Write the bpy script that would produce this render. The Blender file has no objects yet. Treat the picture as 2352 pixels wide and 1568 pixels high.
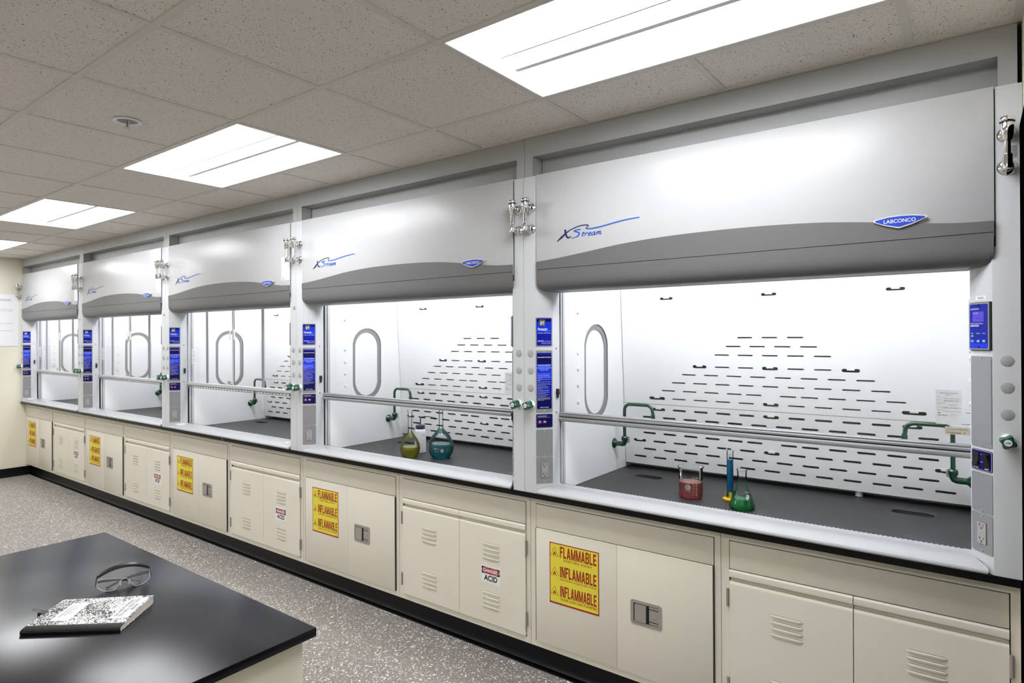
import bpy, bmesh, math, random
from mathutils import Vector, Matrix
random.seed(5)
sc = bpy.context.scene
COL = sc.collection
# ------------------------------------------------------------------ camera
W = 1.844            # pitch of the fume hoods (72 in)
HC = 2.584           # ceiling height
F_PX = 1430.04
cam = bpy.data.cameras.new('camera')
cam.sensor_fit = 'HORIZONTAL'; cam.sensor_width = 36.0
cam.lens = F_PX * 36.0 / 2352.0
cam.shift_x = 19.34 / 2352.0
cam.shift_y = -14.92 / 2352.0
cam.clip_start = 0.02; cam.clip_end = 60
camo = bpy.data.objects.new('camera', cam); COL.objects.link(camo)
yaw, pitch, roll = 0.648, 0.0026, -0.0049
fw = Vector((-math.sin(yaw)*math.cos(pitch), math.cos(yaw)*math.cos(pitch), math.sin(pitch)))
rt = Vector((math.cos(yaw), math.sin(yaw), 0)); up = rt.cross(fw)
r2 = rt*math.cos(roll) + up*math.sin(roll); u2 = -rt*math.sin(roll) + up*math.cos(roll)
camo.matrix_world = Matrix(((r2.x,u2.x,-fw.x,1.7349),(r2.y,u2.y,-fw.y,-2.4551),(r2.z,u2.z,-fw.z,1.6285),(0,0,0,1)))
sc.camera = camo
# ------------------------------------------------------------------ world, exposure
wd = bpy.data.worlds.new('world'); sc.world = wd; wd.use_nodes = True
wd.node_tree.nodes['Background'].inputs[0].default_value = (0.9, 0.95, 1, 1)
wd.node_tree.nodes['Background'].inputs[1].default_value = 0.05
vs = sc.view_settings
vs.view_transform = 'Standard'; vs.look = 'None'; vs.gamma = 1.0; vs.use_curve_mapping = False
vs.exposure = 0.2
LAMP_E = 12.5      # ceiling troffer tubes / lenses
HOOD_E = 21.5      # fluorescent lamp in the top of every hood
sc.cycles.max_bounces = 10; sc.cycles.diffuse_bounces = 6; sc.cycles.glossy_bounces = 4
sc.cycles.transmission_bounces = 10; sc.cycles.transparent_max_bounces = 24
sc.cycles.caustics_reflective = False; sc.cycles.caustics_refractive = False
sc.cycles.sample_clamp_indirect = 6.0
sc.cycles.use_denoising = True

# ------------------------------------------------------------------ materials
def s2l(c):
    c = c/255.0
    return c/12.92 if c <= 0.04045 else ((c+0.055)/1.055)**2.4
def rgb(r, g, b): return (s2l(r), s2l(g), s2l(b), 1)
M = {}
def mat(name, col, rough=0.5, metal=0.0, coat=0.0, trans=0.0, ior=1.5, emit=None, es=0.0, spec=0.5):
    m = bpy.data.materials.new(name); m.use_nodes = True
    b = m.node_tree.nodes['Principled BSDF']
    b.inputs['Base Color'].default_value = rgb(*col)
    b.inputs['Roughness'].default_value = rough; b.inputs['Metallic'].default_value = metal
    b.inputs['Coat Weight'].default_value = coat; b.inputs['Transmission Weight'].default_value = trans
    b.inputs['IOR'].default_value = ior; b.inputs['Specular IOR Level'].default_value = spec
    if emit:
        b.inputs['Emission Color'].default_value = rgb(*emit); b.inputs['Emission Strength'].default_value = es
    M[name] = m
    return m, b
def nn(m, t, **kw):
    n = m.node_tree.nodes.new(t)
    for k, v in kw.items():
        if hasattr(n, k): setattr(n, k, v)
        else: n.inputs[k].default_value = v
    return n
def lk(m, a, b): m.node_tree.links.new(a, b)
def grain(name, amt=0.02, scale=900, bump=0.02, big=0.0):
    """fine powder-coat grain: a small bump and slight tone variation"""
    m = M[name]; b = m.node_tree.nodes['Principled BSDF']
    tc = nn(m, 'ShaderNodeTexCoord'); no = nn(m, 'ShaderNodeTexNoise', Scale=scale, Detail=2.0)
    lk(m, tc.outputs['Object'], no.inputs['Vector'])
    bp = nn(m, 'ShaderNodeBump', Strength=bump, Distance=0.001)
    lk(m, no.outputs['Fac'], bp.inputs['Height']); lk(m, bp.outputs['Normal'], b.inputs['Normal'])
    n2 = nn(m, 'ShaderNodeTexNoise', Scale=3.0, Detail=5.0)
    lk(m, tc.outputs['Object'], n2.inputs['Vector'])
    c = b.inputs['Base Color'].default_value[:]
    mx = nn(m, 'ShaderNodeMix', data_type='RGBA')
    mx.inputs['A'].default_value = tuple(v*(1-amt) for v in c[:3])+(1,)
    mx.inputs['B'].default_value = tuple(min(1, v*(1+amt)) for v in c[:3])+(1,)
    lk(m, n2.outputs['Fac'], mx.inputs['Factor']); lk(m, mx.outputs['Result'], b.inputs['Base Color'])
mat('hood_paint', (191, 192, 195), 0.32); grain('hood_paint')
mat('post_paint', (202, 205, 209), 0.42); grain('post_paint')
mat('filler_paint_shaded', (168, 169, 170), 0.38); grain('filler_paint_shaded')  # hood paint darkened: dim light near the ceiling put into its colour
mat('valance_grey', (101, 101, 102), 0.42); grain('valance_grey', 0.03)
mat('liner_white', (240, 241, 242), 0.45)
mat('baffle_white', (236, 238, 240), 0.4)
mat('plenum', (150, 152, 156), 0.7)
mat('dark', (12, 12, 14), 0.6)
mat('alu', (140, 141, 145), 0.45, 0.2)
mat('alu_light', (192, 193, 196), 0.45, 0.1)
mat('rubber_dark', (40, 40, 42), 0.5)
mat('sill_white', (172, 173, 175), 0.24)
mat('plate_grey', (138, 139, 143), 0.45, 0.1); grain('plate_grey', 0.02)
mat('plug_grey', (166, 167, 169), 0.5)
mat('steel_plate', (175, 170, 168), 0.35, 0.3)
mat('chrome', (226, 226, 228), 0.06, 1.0)
mat('steel', (168, 163, 156), 0.33, 0.35); grain('steel', 0.12, 300, 0.05)
mat('green_handle', (5, 76, 54), 0.24, coat=0.3)
mat('green_pipe', (3, 62, 38), 0.25, coat=0.3)
mat('white', (238, 238, 238), 0.5)
mat('paper', (233, 233, 236), 0.7)
mat('blue', (12, 26, 152), 0.35, spec=0.2); mat('blue_bright', (14, 52, 206), 0.35, spec=0.2); mat('navy', (12, 13, 80), 0.35, spec=0.2)
mat('logo_blue', (26, 92, 196), 0.35); mat('logo_navy', (26, 20, 84), 0.35)
mat('badge_blue', (26, 66, 190), 0.35)
mat('bright_metal', (232, 232, 234), 0.3, 0.3)
mat('violet_screen', (70, 50, 180), 0.3, emit=(84, 62, 196), es=0.2)
mat('led_green', (40, 230, 80), 0.3, emit=(40, 240, 80), es=2.0)
mat('text_white', (225, 230, 250), 0.5); mat('text_black', (14, 14, 16), 0.6); mat('text_grey', (120, 120, 124), 0.6)
mat('yellow', (226, 212, 62), 0.45); mat('sign_red', (158, 30, 18), 0.45); mat('red', (168, 40, 44), 0.4)
mat('teal', (60, 130, 90), 0.4)
mat('beige', (224, 219, 206), 0.40); grain('beige', 0.012, 700, 0.015)
mat('rear_grey', (176, 178, 181), 0.6)
mat('matte_black', (4, 4, 5), 1.0, spec=0.0)
mat('black_gap', (20, 19, 18), 0.7)
mat('epoxy', (14, 14, 19), 0.22, spec=0.3); 
mat('worktop', (74, 74, 76), 0.42)
mat('cove', (4, 4, 9), 0.35, spec=0.25)
mat('hinge_dark', (84, 80, 76), 0.4, 0.3)
mat('wall_cream', (226, 221, 204), 0.7); grain('wall_cream', 0.01, 300, 0.03)
mat('tbar', (211, 207, 200), 0.5)
mat('reflector', (235, 236, 236), 0.4)
mat('bottle_plastic', (238, 238, 240), 0.4)
mat('cap_blue', (46, 50, 84), 0.45)
mat('black_plastic', (16, 16, 18), 0.4)
mat('page', (226, 219, 208), 0.8)
mat('cloth_black', (18, 18, 20), 0.35)
mat('tan_label', (205, 192, 168), 0.5)
mat('yellow_plastic', (240, 200, 30), 0.35)
mat('lamp_lens', (255, 255, 255), 0.5, emit=(250, 252, 255), es=LAMP_E)
mat('hood_lens', (255, 255, 255), 0.5, emit=(250, 252, 255), es=HOOD_E)

# worktop: epoxy with faint dusty scuffs
def scuffed(name, c0, c1, sc_=2.2, thr=0.62, rv=.1):
    m = M[name]; b = m.node_tree.nodes['Principled BSDF']
    tc = nn(m, 'ShaderNodeTexCoord')
    n1 = nn(m, 'ShaderNodeTexNoise', Scale=sc_, Detail=6.0, Roughness=0.6, Distortion=1.5)
    lk(m, tc.outputs['Object'], n1.inputs['Vector'])
    mr = nn(m, 'ShaderNodeMapRange'); mr.inputs['From Min'].default_value = 0.45; mr.inputs['From Max'].default_value = thr+0.15
    lk(m, n1.outputs['Fac'], mr.inputs['Value'])
    w = nn(m, 'ShaderNodeTexWave', Scale=2.5, Distortion=14.0, Detail=3.0); w.inputs['Detail Scale'].default_value = 2.0
    lk(m, tc.outputs['Object'], w.inputs['Vector'])
    pw = nn(m, 'ShaderNodeMath', operation='POWER'); pw.inputs[1].default_value = 60.0
    lk(m, w.outputs['Fac'], pw.inputs[0])
    ml = nn(m, 'ShaderNodeMath', operation='MULTIPLY'); lk(m, pw.outputs[0], ml.inputs[0]); lk(m, mr.outputs[0], ml.inputs[1])
    ad = nn(m, 'ShaderNodeMath', operation='MULTIPLY_ADD'); ad.inputs[1].default_value = 0.35
    lk(m, mr.outputs[0], ad.inputs[0]); lk(m, ml.outputs[0], ad.inputs[2])
    mx = nn(m, 'ShaderNodeMix', data_type='RGBA')
    mx.inputs['A'].default_value = rgb(*c0); mx.inputs['B'].default_value = rgb(*c1)
    lk(m, ad.outputs[0], mx.inputs['Factor']); lk(m, mx.outputs['Result'], b.inputs['Base Color'])
    mr2 = nn(m, 'ShaderNodeMapRange'); r = b.inputs['Roughness'].default_value
    mr2.inputs['To Min'].default_value = r-rv*.4; mr2.inputs['To Max'].default_value = r+rv
    lk(m, n1.outputs['Fac'], mr2.inputs['Value']); lk(m, mr2.outputs[0], b.inputs['Roughness'])
scuffed('worktop', (43, 43, 45), (78, 78, 81))
scuffed('epoxy', (16, 16, 22), (20, 20, 26), 5.0, 0.7, .02)

# ceiling tile: mineral fibre with irregular pits
def tile_mat():
    m, b = mat('ceiling_tile', (222, 216, 209), 0.85)
    tc = nn(m, 'ShaderNodeTexCoord')
    no = nn(m, 'ShaderNodeTexNoise', Scale=60.0, Detail=2.0)
    lk(m, tc.outputs['Object'], no.inputs['Vector'])
    va = nn(m, 'ShaderNodeMixRGB'); va.blend_type = 'ADD'; va.inputs[0].default_value = 0.022
    lk(m, tc.outputs['Object'], va.inputs[1]); lk(m, no.outputs['Color'], va.inputs[2])
    outs = []
    for s, th in ((125.0, 0.30), (240.0, 0.29)):
        v = nn(m, 'ShaderNodeTexVoronoi', Scale=s); lk(m, va.outputs[0], v.inputs['Vector'])
        sx = nn(m, 'ShaderNodeSeparateColor'); lk(m, v.outputs['Color'], sx.inputs[0])
        # pit radius differs from cell to cell, many cells have none
        rr = nn(m, 'ShaderNodeMapRange'); rr.inputs['From Min'].default_value = 0.25; rr.inputs['To Max'].default_value = th
        lk(m, sx.outputs[0], rr.inputs['Value'])
        lt = nn(m, 'ShaderNodeMath', operation='LESS_THAN'); lk(m, v.outputs['Distance'], lt.inputs[0]); lk(m, rr.outputs[0], lt.inputs[1])
        outs.append(lt)
    mx2 = nn(m, 'ShaderNodeMath', operation='MAXIMUM'); lk(m, outs[0].outputs[0], mx2.inputs[0]); lk(m, outs[1].outputs[0], mx2.inputs[1])
    mx = nn(m, 'ShaderNodeMix', data_type='RGBA'); mx.inputs['A'].default_value = rgb(226, 220, 213); mx.inputs['B'].default_value = rgb(96, 90, 84)
    lk(m, mx2.outputs[0], mx.inputs['Factor']); lk(m, mx.outputs['Result'], b.inputs['Base Color'])
    bp = nn(m, 'ShaderNodeBump', Strength=0.4, Distance=0.002, invert=True)
    lk(m, mx2.outputs[0], bp.inputs['Height']); lk(m, bp.outputs['Normal'], b.inputs['Normal'])
tile_mat()
# floor: grey-brown sheet flooring with pale and dark flakes
def floor_mat():
    m, b = mat('terrazzo', (140, 132, 126), 0.38)
    tc = nn(m, 'ShaderNodeTexCoord')
    no = nn(m, 'ShaderNodeTexNoise', Scale=45.0, Detail=3.0); lk(m, tc.outputs['Object'], no.inputs['Vector'])
    va = nn(m, 'ShaderNodeMixRGB'); va.blend_type = 'ADD'; va.inputs[0].default_value = 0.03
    lk(m, tc.outputs['Object'], va.inputs[1]); lk(m, no.outputs['Color'], va.inputs[2])
    n2 = nn(m, 'ShaderNodeTexNoise', Scale=160.0, Detail=4.0, Roughness=0.7); lk(m, tc.outputs['Object'], n2.inputs['Vector'])
    cr = nn(m, 'ShaderNodeValToRGB'); e = cr.color_ramp.elements
    e[0].position = 0.36; e[0].color = rgb(100, 95, 92); e[1].position = 0.62; e[1].color = rgb(152, 146, 141)
    lk(m, n2.outputs['Fac'], cr.inputs[0])
    cur = cr.outputs[0]
    for s, p, thr, col in ((110.0, 0.70, 0.36, (238, 236, 232)), (70.0, 0.84, 0.34, (230, 226, 220)), (150.0, 0.66, 0.34, (190, 183, 175)), (120.0, 0.88, 0.36, (66, 60, 60)), (30.0, 0.996, 0.22, (200, 190, 90))):
        mp = nn(m, 'ShaderNodeMapping'); mp.inputs['Location'].default_value = (s*0.37, s*0.11, 0); mp.inputs['Rotation'].default_value = (0, 0, s*0.05); mp.inputs['Scale'].default_value = (1, 0.72, 1)
        lk(m, va.outputs[0], mp.inputs[0])
        v = nn(m, 'ShaderNodeTexVoronoi', Scale=s, Randomness=1.0); lk(m, mp.outputs[0], v.inputs['Vector'])
        sx = nn(m, 'ShaderNodeSeparateColor'); lk(m, v.outputs['Color'], sx.inputs[0])
        g = nn(m, 'ShaderNodeMath', operation='GREATER_THAN'); g.inputs[1].default_value = p; lk(m, sx.outputs[1], g.inputs[0])
        l = nn(m, 'ShaderNodeMath', operation='LESS_THAN'); l.inputs[1].default_value = thr; lk(m, v.outputs['Distance'], l.inputs[0])
        a = nn(m, 'ShaderNodeMath', operation='MULTIPLY'); lk(m, g.outputs[0], a.inputs[0]); lk(m, l.outputs[0], a.inputs[1])
        mx = nn(m, 'ShaderNodeMix', data_type='RGBA'); mx.inputs['B'].default_value = rgb(*col)
        lk(m, cur, mx.inputs['A']); lk(m, a.outputs[0], mx.inputs['Factor']); cur = mx.outputs['Result']
    lk(m, cur, b.inputs['Base Color'])
floor_mat()
# marbled notebook cover
def marble():
    m, b = mat('marbled', (200, 200, 200), 0.5)
    tc = nn(m, 'ShaderNodeTexCoord')
    n1 = nn(m, 'ShaderNodeTexNoise', Scale=115.0, Detail=1.5, Distortion=2.2); lk(m, tc.outputs['Object'], n1.inputs['Vector'])
    n2 = nn(m, 'ShaderNodeTexNoise', Scale=14.0, Detail=1.0); lk(m, tc.outputs['Object'], n2.inputs['Vector'])
    ad = nn(m, 'ShaderNodeMath', operation='MULTIPLY_ADD'); ad.inputs[1].default_value = 0.35
    lk(m, n2.outputs['Fac'], ad.inputs[0]); lk(m, n1.outputs['Fac'], ad.inputs[2])
    cr = nn(m, 'ShaderNodeValToRGB'); e = cr.color_ramp.elements
    e[0].position = 0.655; e[0].color = rgb(20, 20, 22); e[1].position = 0.685; e[1].color = rgb(228, 228, 226)
    lk(m, ad.outputs[0], cr.inputs[0]); lk(m, cr.outputs[0], b.inputs['Base Color'])
marble()
# clear glass panes: see-through with Fresnel reflection
def pane(name, tint=(1, 1, 1, 1), ior=1.45, rough=0.0, haze=0.0, hazecol=(0.9, 0.92, 0.94, 1)):
    m = bpy.data.materials.new(name); m.use_nodes = True; nt = m.node_tree; nt.nodes.clear()
    o = nn(m, 'ShaderNodeOutputMaterial'); tr = nn(m, 'ShaderNodeBsdfTransparent'); tr.inputs[0].default_value = tint
    gl = nn(m, 'ShaderNodeBsdfGlossy'); gl.inputs['Roughness'].default_value = rough
    fr = nn(m, 'ShaderNodeFresnel'); fr.inputs[0].default_value = ior
    mx = nn(m, 'ShaderNodeMixShader'); lk(m, fr.outputs[0], mx.inputs[0]); lk(m, tr.outputs[0], mx.inputs[1]); lk(m, gl.outputs[0], mx.inputs[2])
    last = mx.outputs[0]
    if haze:
        df = nn(m, 'ShaderNodeBsdfDiffuse'); df.inputs[0].default_value = hazecol
        m2 = nn(m, 'ShaderNodeMixShader'); m2.inputs[0].default_value = haze
        lk(m, last, m2.inputs[1]); lk(m, df.outputs[0], m2.inputs[2]); last = m2.outputs[0]
    lk(m, last, o.inputs[0]); M[name] = m
pane('glass', (0.985, 0.99, 0.99, 1), 1.35)
pane('clear_plastic', (0.96, 0.965, 0.97, 1), 1.4, haze=0.10)
pane('translucent_sheet', (0.9, 0.9, 0.92, 1), 1.3, haze=0.72)
# laboratory glass wall: thin shell whose silhouette darkens
def labglass():
    m = bpy.data.materials.new('lab_glass'); m.use_nodes = True; nt = m.node_tree; nt.nodes.clear()
    o = nn(m, 'ShaderNodeOutputMaterial'); tr = nn(m, 'ShaderNodeBsdfTransparent')
    lw = nn(m, 'ShaderNodeLayerWeight', Blend=0.25)
    cr = nn(m, 'ShaderNodeValToRGB'); e = cr.color_ramp.elements
    e[0].position = 0.45; e[0].color = (0.96, 0.97, 0.975, 1); e[1].position = 1.0; e[1].color = (0.62, 0.65, 0.67, 1)
    lk(m, lw.outputs['Facing'], cr.inputs[0]); lk(m, cr.outputs[0], tr.inputs[0])
    gl = nn(m, 'ShaderNodeBsdfGlossy'); gl.inputs['Roughness'].default_value = 0.02
    fr = nn(m, 'ShaderNodeFresnel'); fr.inputs[0].default_value = 1.35
    mx = nn(m, 'ShaderNodeMixShader'); lk(m, fr.outputs[0], mx.inputs[0]); lk(m, tr.outputs[0], mx.inputs[1]); lk(m, gl.outputs[0], mx.inputs[2])
    lk(m, mx.outputs[0], o.inputs[0]); M['lab_glass'] = m
labglass()
def liquid(name, col, cloud):
    """tinted liquid: partly see-through, partly glowing with the light that passes through it"""
    m = bpy.data.materials.new(name); m.use_nodes = True; nt = m.node_tree; nt.nodes.clear()
    o = nn(m, 'ShaderNodeOutputMaterial')
    tr = nn(m, 'ShaderNodeBsdfTransparent'); tr.inputs[0].default_value = rgb(*col)
    df = nn(m, 'ShaderNodeBsdfDiffuse'); df.inputs[0].default_value = rgb(*col)
    tl = nn(m, 'ShaderNodeBsdfTranslucent'); tl.inputs[0].default_value = rgb(*col)
    a = nn(m, 'ShaderNodeMixShader'); a.inputs[0].default_value = 0.5; lk(m, df.outputs[0], a.inputs[1]); lk(m, tl.outputs[0], a.inputs[2])
    c = nn(m, 'ShaderNodeMixShader'); c.inputs[0].default_value = cloud; lk(m, tr.outputs[0], c.inputs[1]); lk(m, a.outputs[0], c.inputs[2])
    gl = nn(m, 'ShaderNodeBsdfGlossy'); gl.inputs['Roughness'].default_value = 0.03
    fr = nn(m, 'ShaderNodeFresnel'); fr.inputs[0].default_value = 1.33
    d = nn(m, 'ShaderNodeMixShader'); lk(m, fr.outputs[0], d.inputs[0]); lk(m, c.outputs[0], d.inputs[1]); lk(m, gl.outputs[0], d.inputs[2])
    lk(m, d.outputs[0], o.inputs[0]); M[name] = m
liquid('liquid_red', (250, 172, 165), 0.6)
liquid('liquid_blue', (64, 192, 246), 0.85)
liquid('liquid_green', (84, 222, 142), 0.62)
liquid('liquid_yellow', (250, 246, 112), 0.66)
liquid('liquid_teal', (112, 208, 218), 0.5)

# ------------------------------------------------------------------ mesh builder
class Fr:
    """drawing frame: origin, u (right), v (up), n (towards the viewer)"""
    def __init__(s, o, u, v):
        s.o = Vector(o); s.u = Vector(u).normalized(); s.v = Vector(v).normalized(); s.n = s.u.cross(s.v).normalized()
    def p(s, a, b, c=0.0): return s.o + s.u*a + s.v*b + s.n*c
FRONT = Fr((0, 0, 0), (1, 0, 0), (0, 0, 1))      # n = -Y
TOP = Fr((0, 0, 0), (1, 0, 0), (0, 1, 0))        # n = +Z
GLY = {}
def glyphs(txt, bold=0.0, shear=0.0):
    k = (txt, bold, shear)
    if k in GLY: return GLY[k]
    cu = bpy.data.curves.new('t', 'FONT'); cu.body = txt; cu.offset = bold; cu.shear = shear; cu.resolution_u = 3; cu.size = 1.0
    ob = bpy.data.objects.new('t', cu); COL.objects.link(ob)
    dg = bpy.context.evaluated_depsgraph_get(); ev = ob.evaluated_get(dg); me = ev.to_mesh()
    vsx = [v.co.to_2d() for v in me.vertices]; fs = [tuple(p.vertices) for p in me.polygons]
    ev.to_mesh_clear(); bpy.data.objects.remove(ob); bpy.data.curves.remove(cu)
    if vsx:
        x0 = min(v.x for v in vsx); x1 = max(v.x for v in vsx); y0 = min(v.y for v in vsx); y1 = max(v.y for v in vsx)
    else: x0 = x1 = y0 = y1 = 0
    GLY[k] = (vsx, fs, x0, x1, y0, y1); return GLY[k]
def filled(outer, holes):
    """tessellate a flat polygon with holes through a filled 2D curve"""
    cu = bpy.data.curves.new('f', 'CURVE'); cu.dimensions = '2D'; cu.fill_mode = 'FRONT'
    for loop in [outer]+holes:
        sp = cu.splines.new('POLY'); sp.points.add(len(loop)-1)
        for i, q in enumerate(loop): sp.points[i].co = (q[0], q[1], 0, 1)
        sp.use_cyclic_u = True
    ob = bpy.data.objects.new('f', cu); COL.objects.link(ob)
    dg = bpy.context.evaluated_depsgraph_get(); ev = ob.evaluated_get(dg); me = ev.to_mesh()
    V = [v.co.to_2d() for v in me.vertices]; P = [tuple(p.vertices) for p in me.polygons]
    ev.to_mesh_clear(); bpy.data.objects.remove(ob); bpy.data.curves.remove(cu)
    return V, P
class MB:
    def __init__(s): s.v = []; s.f = []; s.m = []; s.mats = []
    def mi(s, name):
        if name not in s.mats: s.mats.append(name)
        return s.mats.index(name)
    def add(s, vs_, fs, m):
        k = len(s.v); s.v += [Vector(q) for q in vs_]; i = s.mi(m)
        for f in fs: s.f.append(tuple(a+k for a in f)); s.m.append(i)
        return s
    def bm(s, b, m):
        b.verts.index_update(); s.add([v.co.copy() for v in b.verts], [tuple(v.index for v in f.verts) for f in b.faces], m); b.free(); return s
    def box(s, x0, x1, y0, y1, z0, z1, m, bev=0.0):
        if x1 < x0: x0, x1 = x1, x0
        if bev:
            b = bmesh.new(); bmesh.ops.create_cube(b, size=1.0)
            for v in b.verts: v.co = Vector((x0+(v.co.x+.5)*(x1-x0), y0+(v.co.y+.5)*(y1-y0), z0+(v.co.z+.5)*(z1-z0)))
            bmesh.ops.bevel(b, geom=list(b.edges), offset=bev, segments=2, affect='EDGES', profile=0.5); return s.bm(b, m)
        V = [(x, y, z) for x in (x0, x1) for y in (y0, y1) for z in (z0, z1)]
        return s.add(V, [(0,1,3,2), (4,6,7,5), (0,4,5,1), (2,3,7,6), (0,2,6,4), (1,5,7,3)], m)
    def poly(s, F, pts, d0, d1, m, back=True):
        """flat outline pushed out from d0 to d1 along the frame's normal"""
        n = len(pts); a = sum(pts[i][0]*pts[(i+1) % n][1]-pts[(i+1) % n][0]*pts[i][1] for i in range(n))
        if a < 0: pts = pts[::-1]
        V = [F.p(q[0], q[1], d1) for q in pts]
        fs = [tuple(range(n))]
        if abs(d1-d0) > 1e-6:
            V += [F.p(q[0], q[1], d0) for q in pts]
            fs += [(n+i, n+(i+1) % n, (i+1) % n, i) for i in range(n)]
            if back: fs.append(tuple(range(2*n-1, n-1, -1)))
        return s.add(V, fs, m)
    def rr(s, F, x0, y0, x1, y1, d0, d1, m, r=0.0, seg=4):
        if r <= 0: return s.poly(F, [(x0, y0), (x1, y0), (x1, y1), (x0, y1)], d0, d1, m)
        return s.poly(F, rrect(x0, y0, x1, y1, r, seg), d0, d1, m)
    def holes(s, F, outer, hs, d0, d1, m, mside=None):
        V, P = filled(outer, hs); n = len(V)
        s.add([F.p(v.x, v.y, d1) for v in V], P, m)
        s.add([F.p(v.x, v.y, d0) for v in V], [p[::-1] for p in P], m)
        for li, loop in enumerate([outer]+hs):
            k = len(loop)
            s.add([F.p(q[0], q[1], d1) for q in loop]+[F.p(q[0], q[1], d0) for q in loop], [(i, (i+1) % k, k+(i+1) % k, k+i) for i in range(k)], mside or m)
        return s
    def disc(s, F, cx, cy, r, d0, d1, m, n=24, ry=None):
        ry = ry or r
        return s.poly(F, [(cx+r*math.cos(2*math.pi*i/n), cy+ry*math.sin(2*math.pi*i/n)) for i in range(n)], d0, d1, m)
    def text(s, F, txt, x, y, h, m, w=None, align='l', bold=0.0, shear=0.0, d=0.0006):
        V, P, x0, x1, y0, y1 = glyphs(txt, bold, shear)
        if not P: return s
        sy = h/(y1-y0) if y1 > y0 else 1; sx = w/(x1-x0) if w else sy
        ww = (x1-x0)*sx
        ox = x - (0 if align == 'l' else ww/2 if align == 'c' else ww)
        return s.add([F.p(ox+(v.x-x0)*sx, y+(v.y-y0)*sy, d) for v in V], P, m)
    def stroke(s, F, pts, ws, m, d=0.0008):
        """flat brush stroke along smoothed points, width per point"""
        P = smooth(pts, 5); n = len(P)
        V = []
        for i, q in enumerate(P):
            a = P[max(0, i-1)]; b = P[min(n-1, i+1)]; t = (Vector(b)-Vector(a)); t = t.normalized() if t.length else Vector((1, 0))
            u = i/(n-1)*(len(ws)-1); k = min(int(u), len(ws)-2); w = (ws[k]*(1-(u-k))+ws[k+1]*(u-k))/2
            V += [F.p(q[0]-t.y*w, q[1]+t.x*w, d), F.p(q[0]+t.y*w, q[1]-t.x*w, d)]
        return s.add(V, [(2*i, 2*i+1, 2*i+3, 2*i+2) for i in range(n-1)], m)
    def tube(s, pts, r, m, n=12, closed=False, caps=True):
        P = [Vector(q) for q in pts]; k = len(P); rs = r if isinstance(r, (list, tuple)) else [r]*k
        V = []; prev = None
        for i in range(k):
            t = (P[(i+1) % k]-P[i-1]) if closed else (P[min(k-1, i+1)]-P[max(0, i-1)])
            t.normalize()
            if prev is None:
                prev = t.orthogonal().normalized()
            a = (prev - t*prev.dot(t))
            a = a.normalized() if a.length > 1e-6 else t.orthogonal().normalized(); prev = a; b = t.cross(a)
            V += [P[i]+(a*math.cos(2*math.pi*j/n)+b*math.sin(2*math.pi*j/n))*rs[i] for j in range(n)]
        L = k if closed else k-1
        fs = [(i*n+j, i*n+(j+1) % n, ((i+1) % k)*n+(j+1) % n, ((i+1) % k)*n+j) for i in range(L) for j in range(n)]
        if caps and not closed: fs += [tuple(range(n-1, -1, -1)), tuple(range((k-1)*n, k*n))]
        return s.add(V, fs, m)
    def lathe(s, c, prof, m, axis=(0, 0, 1), n=32, cap0=True, cap1=True, xs=1.0, phase=0.0):
        A = Vector(axis).normalized(); U = A.orthogonal().normalized() if abs(A.z) < .99 else Vector((1, 0, 0)); B = A.cross(U); c = Vector(c)
        V = []
        for r, h in prof: V += [c+A*h+(U*math.cos(2*math.pi*j/n+phase)*xs+B*math.sin(2*math.pi*j/n+phase))*r for j in range(n)]
        k = len(prof)
        fs = [(i*n+j, i*n+(j+1) % n, (i+1)*n+(j+1) % n, (i+1)*n+j) for i in range(k-1) for j in range(n)]
        if cap0 and prof[0][0] > 1e-6: fs.append(tuple(range(n-1, -1, -1)))
        if cap1 and prof[-1][0] > 1e-6: fs.append(tuple(range((k-1)*n, k*n)))
        return s.add(V, fs, m)
    def prism(s, F, pts, d0, d1, m): return s.poly(F, pts, d0, d1, m)
    def build(s, name, parent=None, org=None, label=None):
        me = bpy.data.meshes.new(name); o = Vector(org) if org is not None else Vector((0, 0, 0))
        me.from_pydata([tuple(v-o) for v in s.v], [], s.f); me.validate(); me.update()
        for k in s.mats: me.materials.append(M[k])
        if len(me.polygons) == len(s.m): me.polygons.foreach_set('material_index', s.m)
        me.polygons.foreach_set('use_smooth', [True]*len(me.polygons))
        me.set_sharp_from_angle(angle=math.radians(32))
        ob = bpy.data.objects.new(name, me); COL.objects.link(ob)
        if parent is not None: ob.parent = parent
        elif org is not None: ob.location = o
        if label: ob['label'] = label
        return ob
def rrect(x0, y0, x1, y1, r, seg=4):
    p = []
    for cx, cy, a in ((x1-r, y0+r, -90), (x1-r, y1-r, 0), (x0+r, y1-r, 90), (x0+r, y0+r, 180)):
        for i in range(seg+1):
            t = math.radians(a+90*i/seg); p.append((cx+r*math.cos(t), cy+r*math.sin(t)))
    return p
def smooth(pts, k=5):
    P = [Vector(q) for q in pts]; out = []
    for i in range(len(P)-1):
        a = P[max(0, i-1)]; b = P[i]; c = P[i+1]; d = P[min(len(P)-1, i+2)]
        for j in range(k):
            t = j/k
            out.append(0.5*((2*b)+(c-a)*t+(2*a-5*b+4*c-d)*t*t+(3*b-a-3*c+d)*t**3))
    out.append(P[-1]); return out
def root(name, loc, label, cat, group=None, rz=0.0):
    o = bpy.data.objects.new(name, None); COL.objects.link(o); o.location = loc; o.rotation_euler.z = rz
    o.empty_display_size = 0.05
    o['label'] = label; o['category'] = cat
    if group: o['group'] = group
    return o
def tag(o, label, cat, group=None):
    o['label'] = label; o['category'] = cat
    if group: o['group'] = group
    return o
def struct(o): o['kind'] = 'structure'; return o
def kids(o): return [c for c in bpy.data.objects if c.parent == o]
def copy_tree(o, parent=None):
    c = o.copy(); COL.objects.link(c); c.parent = parent
    for ch in kids(o): copy_tree(ch, c)
    return c
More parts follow.
